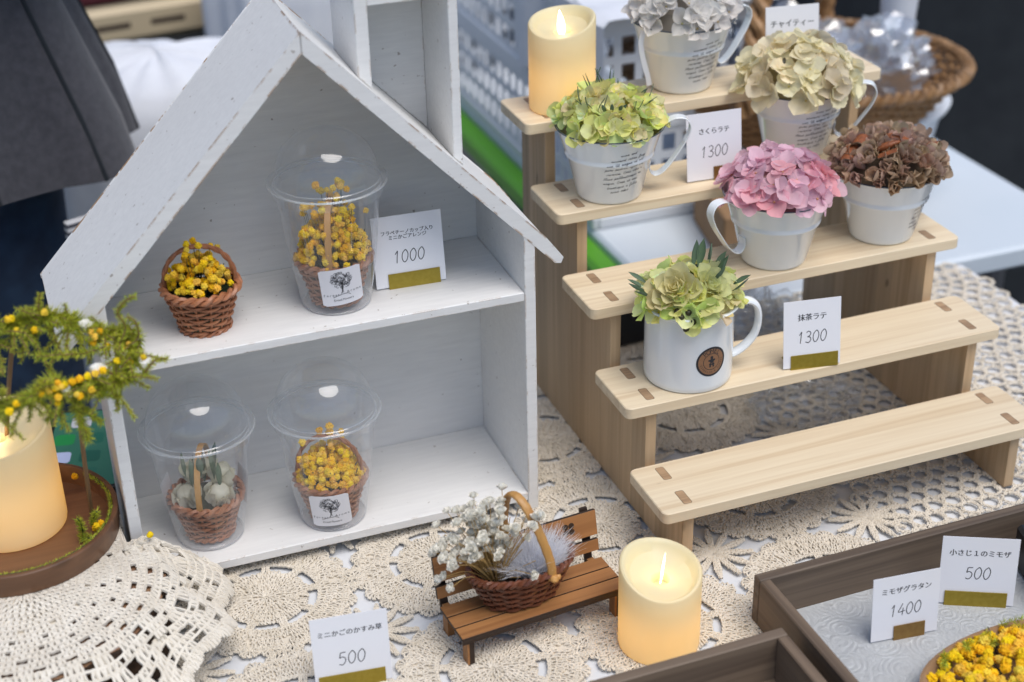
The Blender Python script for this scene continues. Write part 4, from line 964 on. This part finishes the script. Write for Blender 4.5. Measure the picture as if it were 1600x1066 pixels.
frond([(-42.0,5.2,21.8),(-41.3,5.4,20.4),(-40.6,5.6,19.4),(-40.2,5.7,18.8)],140,.5,1.1); frond([(-40.2,5.2,21.9),(-39.6,5.4,20.9),(-38.8,5.5,20.7)],120,.5); frond([(-44.0,5.1,21.8),(-43.2,5.2,20.6),(-43.6,5.4,19.9)],110,.5); frond([(-39.0,7.0,23.6),(-40.4,7.0,23.4),(-42.,7.2,23.5),(-43.4,7.3,23.6)],120,.55)
random.seed(65)
for i in range(150):
    p=R2[random.randrange(len(R2))].lerp(R2[random.randrange(len(R2))],random.uniform(0,.12)); d=Vector((random.gauss(0,1),random.gauss(0,.5)-.25,random.gauss(0,.9))).normalized(); q=random.uniform(.9,2.8)
    e=p+d*q+Vector((0,0,-.6*q*random.random())); frond([tuple(p),tuple(p.lerp(e,.55)+Vector((0,0,.15))),tuple(e)],70,.60,.62)
WR=thing('moss_wreath','green fern-moss wreath with mimosa balls raised on twigs above the large candle','wreath',(TC[0],TC[1],6.35)); off=Vector((TC[0],TC[1],6.35))
for mbx,mt,nm in((fern,'fern','fern_needles'),(core,'stem','vine')):
    mbx.v=[p-off for p in mbx.v]; o=put(nm,mbx,M[mt],WR)
    if nm=='fern_needles': o['kind']='stuff'
for P in(((-41.6,13.6,.0),(-41.5,10.5,7.5),(-41.3,6.4,14.5),(-41.0,5.3,15.9)),((-47.0,19.2,.0),(-46.2,15.,8),(-45.0,11.0,15.5),(-44.3,9.5,18.8))):
    q=[(p[0]-off.x,p[1]-off.y,p[2]) for p in P]; put('twig',MB().tube(cat(q,6),.17,7),M['stem'],WR)
random.seed(63)
for i in range(34):
    p=Vector(R2[random.randrange(len(R2))])+Vector((random.gauss(0,.5),random.uniform(-.9,-.2),random.gauss(.1,.4))); put('blossom',random.choice(ballm),M['mimosa'],WR,p-off,(random.random()*6,0,0),random.uniform(.7,1.05))
for k in range(9):
    p=Vector((-43.6+.5*k,4.75,22.3+.1*k)); put('blossom',random.choice(ballm),M['mimosa'],WR,p-off,(k,0,0),1.0)
for p in((-39.9,4.9,22.9),(-41.9,4.7,21.8),(-40.0,8.6,24.3)): put('blossom',bfm[0],M['white'],WR,Vector(p)-off,(-1,0,0),1.6)
# moss strip lying on the tray rim
fern=MB(); core=MB(); random.seed(64)
frond([(6.8*cos(a),6.8*sin(a),1.62) for a in [RAD(q) for q in range(-160,41,14)]],120,.34,.8); frond([(5.4,-1.5,.5),(5.3,-2.2,1.5),(5.6,-2.6,2.4)],150,.5); frond([(4.3,-2.8,.5),(4.4,-3.0,1.6),(4.2,-3.3,2.6)],150,.5); frond([(5.5,-3.2,.6),(4.9,-3.4,.8),(4.2,-3.0,.7)],150,.6)
MS=thing('moss_garland','thin green moss strand lying along the round tray rim','moss',(TC[0],TC[1],6.0)); put('fern_needles',fern,M['fern'],MS)['kind']='stuff'; put('vine',core,M['greenstem'],MS)
for p in((5.6,-2.9,1.2),(5.4,-3.1,1.55),(5.75,-2.8,1.5),(5.3,-2.7,1.1),(4.7,3.5,1.9)): put('blossom',ballm[0],M['mimosa'],MS,p,None,1.0)
single('fallen_mimosa',MB().ball((0,0,0),.24,2,.35),M['mimosa'],'single fallen mimosa ball on the doily by the house corner','blossom',(-38.0,9.4,6.6))
# ------------------------------------------------------------------ phone on a small box behind the house
single('small_box',MB().box(-3.4,3.4,-6,6,0,2.0,.1),M['tan'],'brown box under the phone behind the house shelf','box',(-40.6,29.2,-.25),RAD(-14))
PH=thing('phone','phone with green home screen and app icons lying behind the house shelf','phone',(-40.6,29.0,1.8),RAD(-14))
put('body',MB().prism(rrect(-3.5,3.5,-5.4,7.0,.9,7),0,.75,.12),M['black'],PH); put('screen',MB().prism(rrect(-3.2,3.2,-5.1,6.7,.7,7),.752,.765,.004),M['phonegreen'],PH)
for i,(cx,cy,c) in enumerate(((-1.0,4.9,(.5,.5,.55)),(-2.1,2.2,(.02,.22,.06)),(-2.1,-.6,(.45,.5,.7)),(-2.1,-3.2,(.5,.05,.12)),(.3,2.2,(.02,.12,.08)),(.3,-.6,(.02,.1,.07)),(.3,-3.2,(.03,.13,.09)))):
    put('app_icon',MB().prism(rrect(cx-.85,cx+.85,cy-.85,cy+.85,.35,5),.767,.775,.002),emit('icon%d'%i,c,.12),PH)
# ------------------------------------------------------------------ dark wooden trays
def tray(name,label,x0,x1,y0,y1,h,t=.85,floor='foil'):
    o=thing(name,label,'tray',((x0+x1)/2,(y0+y1)/2,0),RAD(.4)); cx,cy=(x0+x1)/2,(y0+y1)/2; X0,X1,Y0,Y1=x0-cx,x1-cx,y0-cy,y1-cy
    put('long_side',MB().box(X0,X1,Y1-t,Y1,0,h,.09),M['walnut'],o); put('long_side',MB().box(X0,X1,Y0,Y0+t,0,h,.09),M['walnut'],o)
    for xa in(X0,X1-t): put('short_side',MB().box(xa,xa+t,Y0+t+.005,Y1-t-.005,0,h-.03,.09),M['walnutY'],o)
    put('bottom',MB().box(X0+t+.005,X1-t-.005,Y0+t+.005,Y1-t-.005,.02,.42,.02),M['walnut'],o)
    if floor: put('foil_sheet',MB().box(X0+t+.03,X1-t-.03,Y0+t+.03,Y1-t-.03,.43,.5,.02),M[floor],o)
    return o
tray('wooden_tray','dark wooden tray with silver embossed sheet and price cards at the right',1.75,30,-30,-8.0,4.0)
tray('wooden_tray','empty dark wooden tray in front of the glowing candle',-23.,.72,-32,-14.05,4.0,floor=None)
price_card(10.3,-14.55,.5,RAD(-6),['ミモザグラタン'],'1400','white card priced 1400 with small copper holder in the tray',wd=5.1,h=5.1,hw=2.4,hx=.35,mat='copper',tsz=.55,lean=6,tz=.76,pz=.45)
price_card(17.0,-13.4,.5,RAD(-27),['小さじ１のミモザ'],'500','white card priced 500 in a wide brass holder at the right end of the tray',wd=5.4,h=5.4,hw=4.4,tsz=.54,lean=8,dig=.95,tz=.76,pz=.47)
single('black_case',MB().box(-2.5,2.5,-3.2,3.2,0,3.4,.25),M['black'],'small black case at the right edge of the tray','case',(24.3,-13.6,.5),RAD(-15))
DS=thing('wooden_dish','pale wooden oval dish full of mimosa in the tray','dish',(15.0,-21.0,.5),RAD(4)); dm=MB().lathe([(0,.0),(2.2,.0),(3.2,.5),(3.9,1.35),(4.0,1.55),(3.85,1.6),(3.7,1.45),(3.0,.75),(0,.35)],40); dm.v=[Vector((p.x*1.95,p.y*.9,p.z)) for p in dm.v]; put('bowl',dm,M['tan'],DS)
GM=mimosa(15.0,-21.0,1.55,'heap of bright yellow mimosa balls in the wooden dish',3.35,1.9,10,seed=71)
random.seed(72)
for i in range(240):
    q=math.sqrt(random.random()); a=random.uniform(0,6.28); x=6.6*q*cos(a); y=3.1*q*sin(a); put('blossom',random.choice(ballm),M['mimosa'],GM,(x,y,1.7*(1-q*q*.8)*random.uniform(.55,1.05)),(random.random()*6,random.random()*6,0),random.uniform(1.15,1.55))
fern=MB(); core=MB()
for i in range(26):
    a=random.uniform(0,6.28); x,y=5.8*math.sqrt(random.random())*cos(a),2.6*sin(a); frond([(x,y,.1),(x+random.gauss(0,.4),y+random.gauss(0,.4),.8),(x+random.gauss(0,.7),y+random.gauss(0,.6)-.3,1.3)],60,.5)
put('fern_needles',fern,M['fern'],GM)['kind']='stuff'; lf=leafblade(3.6,.28,5,.12); put('leaf',lf,M['leaf'],GM,(-1.2,-3.0,1.3),(.2,0,RAD(-75)),1.); put('leaf',lf,M['leaf'],GM,(1.9,-2.2,1.75),(.1,0,RAD(-100)),.9)
# ------------------------------------------------------------------ behind the stand
single('black_pouch',MB().box(-5,5,-1,1.2,0,7.0,.6),M['black'],'black pouch standing behind the lower left steps','pouch',(9.0,33.2,-.25),RAD(2))
def crumple(name,label,x,y,z,a,b_,c,seed,cat_='bag',rz=0,mat='bag'):
    V,F=ico(4); mb=MB(); out=[]
    for p in V:
        v=Vector(p); k=.62+.55*mnoise.turbulence(v*1.7+Vector((seed,0,0)),3,True)+.30*abs(mnoise.noise(v*4.2+Vector((0,seed,0))))+.14*abs(mnoise.noise(v*9+Vector((seed,seed,0))))
        out.append((v.x*a*k,v.y*b_*k,max(0,(v.z+.55)*c*k)))
    mb.add(out,F); return single(name,mb.mesh(name,12),M[mat],label,cat_,(x,y,z),rz)
crumple('cellophane_bag','crumpled clear bag lying under the second step',20.,15.5,0,5.0,3.6,2.4,3,mat='clear')
crumple('cellophane_bag','crumpled clear bag behind the third step',17.5,24.5,0,6,3.2,6,5,mat='clear')
single('cardboard_box',MB().box(-5.5,5.5,-6,6,0,5.5,.2),M['tan'],'tan box on the bare white table behind the steps','box',(33,49,0),RAD(-12))
# perforated crate on the bare table
CR=thing('perforated_crate','white perforated plastic crate with solid bands behind the house roof','crate',(17.8,58,0)); CL,CW,CH=50,20,24
def perf(L,z0,z1,pitch=2.3,bar=.95):
    mb=MB(); n=int(L/pitch)
    for k in range(n+1): mb.box(-.05,.05,k*pitch*(L/pitch/n)-bar/2,k*pitch*(L/pitch/n)+bar/2,z0,z1,.0)
    m=int((z1-z0)/pitch)
    for k in range(m+1): mb.box(-.06,.06,0,L,z0+k*(z1-z0)/m-bar/2,z0+k*(z1-z0)/m+bar/2,.0)
    return mb
for x in(0,CW):
    put('perforated_side',perf(CL,1.6,10.4),M['plasticwhite'],CR,(x,0,0)); put('perforated_side',perf(CL,13.0,22.0),M['plasticwhite'],CR,(x,0,0))
    for z0,z1 in((0,1.3),(10.7,12.7),(22.3,24)): put('band',MB().box(-.35,.35,-.3,CL+.3,z0,z1,.15),M['plasticwhite'],CR,(x,0,0))
for y in(0,CL):
    for z0,z1 in((1.6,10.4),(13.0,22.0)): put('perforated_end',perf(CW,z0,z1),M['plasticwhite'],CR,(CW,y,0),(0,0,RAD(90)))
    for z0,z1 in((0,1.3),(10.7,12.7),(22.3,24)): put('band',MB().box(.4,CW-.4,-.35,.35,z0,z1,.15),M['plasticwhite'],CR,(0,y,0))
put('crate_floor',MB().box(.3,CW-.3,.3,CL-.3,.2,.8,.1),M['plasticwhite'],CR)
tw=MB()
def twf(u_,v_):
    # towel hung over the crate's near side: lies on top, then falls down the left face and the front
    y=54.6+u_*26; s_=v_*34-4; x=36.5-s_ if s_<19 else 17.2-.35*sin(u_*9); z=24.5 if s_<19 else 24.5-(s_-19)
    x-= .5*sin(u_*17) if s_>=19 else 0
    return (x,y,z+.5*mnoise.noise(Vector((u_*5,v_*6,0)))+.25*sin(u_*20)*v_)
tw.sheet(twf,40,40)
single('white_towel',tw,M['towel'],'white towel hanging over the perforated crate behind the top step candle','towel')
# large basket on a white tub
TB=thing('white_tub','white plastic tub under the big wicker basket','tub',(51,66,0)); tm=MB().lathe([(0,.05),(13.2,.05),(13.5,.4),(14.8,6.3),(15.6,6.4),(15.8,6.9),(15.4,7.15),(0,7.15)],56); tm.v=[Vector((p.x,p.y*.72,p.z)) for p in tm.v]; put('tub_body',tm,M['plasticwhite'],TB)
LB=thing('wicker_basket','large golden wicker basket with arched handle full of clear wrapped packets','basket',(43.5,62.5,7.2),RAD(-30))
lbz=lambda z:12.0+.70*z
put('weave',weave(lbz,.3,7.0,14,44,.27,1.14,.84),M['bgwicker'],LB); put('rim',braid(17.3,7.3,.42,1.14,.84,turns=48,n=300),M['bgwicker'],LB)
lin=MB().lathe([(0,.2),(11.7,.2),(14.6,4.5),(0,4.5)],40); lin.v=[Vector((p.x*1.12,p.y*.82,p.z)) for p in lin.v]; put('lining',lin,M['bgwicker'],LB)
ha=MB()
for s_ in range(3):
    P=[]
    for k in range(61):
        q=pi*k/60; P.append((1.2*cos(k*.8+s_*2.1)*.6,15.8*cos(q)+.5*sin(k*.8+s_*2.1),6.2+17*sin(q)**.8+.5*cos(k*.8+s_*2.1)))
    ha.tube(P,.6,7)
put('handle',ha,M['bgwicker'],LB,None,(0,0,RAD(-15)))
crumple('wrapped_packet','clear cellophane packet at the right of the wicker basket',52,57.5,11.7,7,5,5,11,'packet'); crumple('wrapped_packet','clear cellophane packet at the back of the wicker basket',44,66,11.7,8,5,4.5,12,'packet'); crumple('wrapped_packet','clear cellophane packet at the left of the wicker basket',35,65,11.7,6,5,4.5,14,'packet')
cone=MB().lathe([(0,0),(1.6,0),(2.3,11),(2.1,11),(1.3,.5)],20); single('paper_cone',cone,M['towel'],'white rolled paper standing in the packets of the wicker basket','paper',(57.5,62.5,11.9))
# ------------------------------------------------------------------ far background
def drape(name,label,x,y,rx,ry,h,mat,seed,cat_='cloth',folds=9):
    mb=MB(); 
    def fn(u_,v_):
        a=2*pi*u_; k=1+.10*sin(a*folds+seed)*(1-v_)+.12*mnoise.noise(Vector((cos(a)*2,sin(a)*2,v_*3+seed)))
        t=min(1,v_/.86); top=max(0,(v_-.86)/.14); sh=(1-.12*t)*(1-top*.98)
        return (rx*k*sh*cos(a),ry*k*sh*sin(a),h*(t*.95+.05*math.sqrt(max(0,1-(1-top)**2)))+1.2*mnoise.noise(Vector((cos(a)*3,sin(a)*3,seed)))*t)
    mb.sheet(fn,90,40,wrap=True); return single(name,mb.mesh(name,60),M[mat],label,cat_,(x,y,-73))
drape('white_cloth_bundle','white cloth draped over a stand behind the left roof slope',-22,100,17,14,86,'towel',1,'cloth')
drape('ribbed_white_cloth','white cloth draped over a stand between the roof peak and chimney',2,128,14,11,92,'towel',7,'cloth',16)
drape('dark_garment','black fabric heaped beyond the bare white table',112,128,34,20,82,'darkcloth',3,'cloth',7)
drape('navy_garment','dark navy fabric heap behind the wicker basket',66,140,30,16,90,'navy',5,'cloth',7)
drape('pale_cloth','pale blue cloth behind the dark fabric at the top right',160,170,20,16,86,'tablewhite',9,'cloth',7)
single('dark_crate',MB().box(-26,26,-14,14,0,75,1.2),M['darkcloth'],'dark crate standing on the ground behind the white cloth','crate',(-24,150,-73),RAD(3))
CC=thing('cream_case','cream plastic case with slotted rim and maroon lid on the dark crate','case',(-24,146,2),RAD(6))
put('shell',MB().box(-22,22,-8,8,0,6.,1.2),M['beige'],CC); put('lid',MB().box(-21,21,-7.6,7.6,6.02,11,1.),M['maroon'],CC)
for k in range(5): put('slot',MB().box(-18+k*8,-13+k*8,-8.06,-7.9,2.6,3.4,.05),M['burnt'],CC)
# person behind the table: grey coat and jeans
PS=thing('person','person in a charcoal grey coat and dark jeans standing behind the table','person',(-58,66,-73),RAD(8))
def skinfig():
    bm=bmesh.new(); J=dict(pelvis=((0,0,88),(15,11)),ch=((0,0,118),(16,11)),sh=((0,0,138),(14,9)),nk=((0,-1,147),(5.5,5.5)),hd=((0,-3,157),(8.,9.)),tp=((0,-2,167),(7,8)))
    E_=[('pelvis','ch'),('ch','sh'),('sh','nk'),('nk','hd'),('hd','tp')]
    for s_,n in((-1,'l'),(1,'r')):
        J.update({n+'hip':((s_*9,0,82),(9,9)),n+'kn':((s_*10,-1,47),(6.5,6.5)),n+'an':((s_*10.5,1,9),(4.5,4.5)),n+'to':((s_*11.5,-13,4),(4,3.2)),n+'so':((s_*18,0,137),(6,6)),n+'el':((s_*25,2,114),(4.5,4.5)),n+'wr':((s_*17,-20,120),(3.2,3.2)),n+'ha':((s_*14,-27,121),(3.4,2.2))})
        E_+=[('pelvis',n+'hip'),(n+'hip',n+'kn'),(n+'kn',n+'an'),(n+'an',n+'to'),('sh',n+'so'),(n+'so',n+'el'),(n+'el',n+'wr'),(n+'wr',n+'ha')]
        for k,(dx,dl) in enumerate(((-2.2,7),(-.8,8),(.6,7.5),(1.9,6))):
            J[n+'f%d'%k]=((s_*13+dx,-32,121),(.95,.95)); J[n+'g%d'%k]=((s_*12+dx,-32-dl*.6,119.5),(.8,.8)); E_+=[(n+'ha',n+'f%d'%k),(n+'f%d'%k,n+'g%d'%k)]
        J[n+'t']=((s_*10.5,-28,122),(1.,1.)); J[n+'u']=((s_*8.5,-31,122.5),(.9,.9)); E_+=[(n+'ha',n+'t'),(n+'t',n+'u')]
    ks=list(J); me=bpy.data.meshes.new('body'); me.from_pydata([tuple(c*S for c in J[k][0]) for k in ks],[(ks.index(a),ks.index(b)) for a,b in E_],[])
    o=bpy.data.objects.new('body',me); COL.objects.link(o); md=o.modifiers.new('s','SKIN'); sv=me.skin_vertices[0].data
    for i,k in enumerate(ks): sv[i].radius=tuple(r_*S for r_ in J[k][1]); sv[i].use_root=(k=='pelvis')
    o.modifiers.new('ss','SUBSURF').levels=2; o.modifiers['ss'].render_levels=2; me.materials.append(M['skin']); o.parent=PS; return o
skinfig()
for s_ in(-1,1):
    tr=MB()
    def leg(u_,v_,s_=s_):
        a=2*pi*u_; z=6+v_*84; r=(7.6+4.4*v_)*(1+.05*sin(v_*26+a*2)*(1-v_)); return (s_*(10.4-1.0*v_)+r*cos(a),r*1.02*sin(a)-.4,z)
    tr.sheet(leg,28,24,wrap=True); put('trouser_leg',tr,M['navy'],PS)
def coat(u_,v_):
    a=2*pi*u_; z=90+v_*57-(3.0*cos(a-.4) if v_<.05 else 0); q=abs(v_-.55); rx=(29.-11*min(1,v_*1.7)) if v_<.8 else 18.-(v_-.8)*50; ry=(21.-8.5*min(1,v_*1.7)) if v_<.8 else 12.5-(v_-.8)*25
    k=1+.05*math.copysign(abs(sin(a*8))**.4,sin(a*8))*(1-v_)*1.2
    return (rx*k*cos(a),ry*k*sin(a),z)
cm=MB(); cm.sheet(coat,144,20,wrap=True); put('coat',cm.mesh('coat',60),M['coat'],PS)
for u_ in [k/16+.01 for k in range(16)]:  # pleat lines as dark strips, with fold shade put into their colour
    put('pleat_seam_shade',MB().tube([Vector(coat(u_,v_/12))*1.0 for v_ in range(0,10)],.24,6),M['darkcloth'],PS)
for s_ in(-1,1): put('sleeve',MB().tube(cat([(s_*17.5,0,139),(s_*22,.5,126),(s_*25,2.,114),(s_*21.5,-9,117),(s_*18,-18,119.5)],5),7.2,16,scale=[1.05-.018*k for k in range(21)]),M['coat'],PS)
put('striped_cloth',MB().box(-1.6,1.6,-.4,.4,-4.5,0,.1),M['stripe'],PS,(19.5,-15.5,86),(0,0,RAD(10)))
put('hair',MB().ball((0,-1.5,160),10.2,3,.03,1.1),M['burnt'],PS)
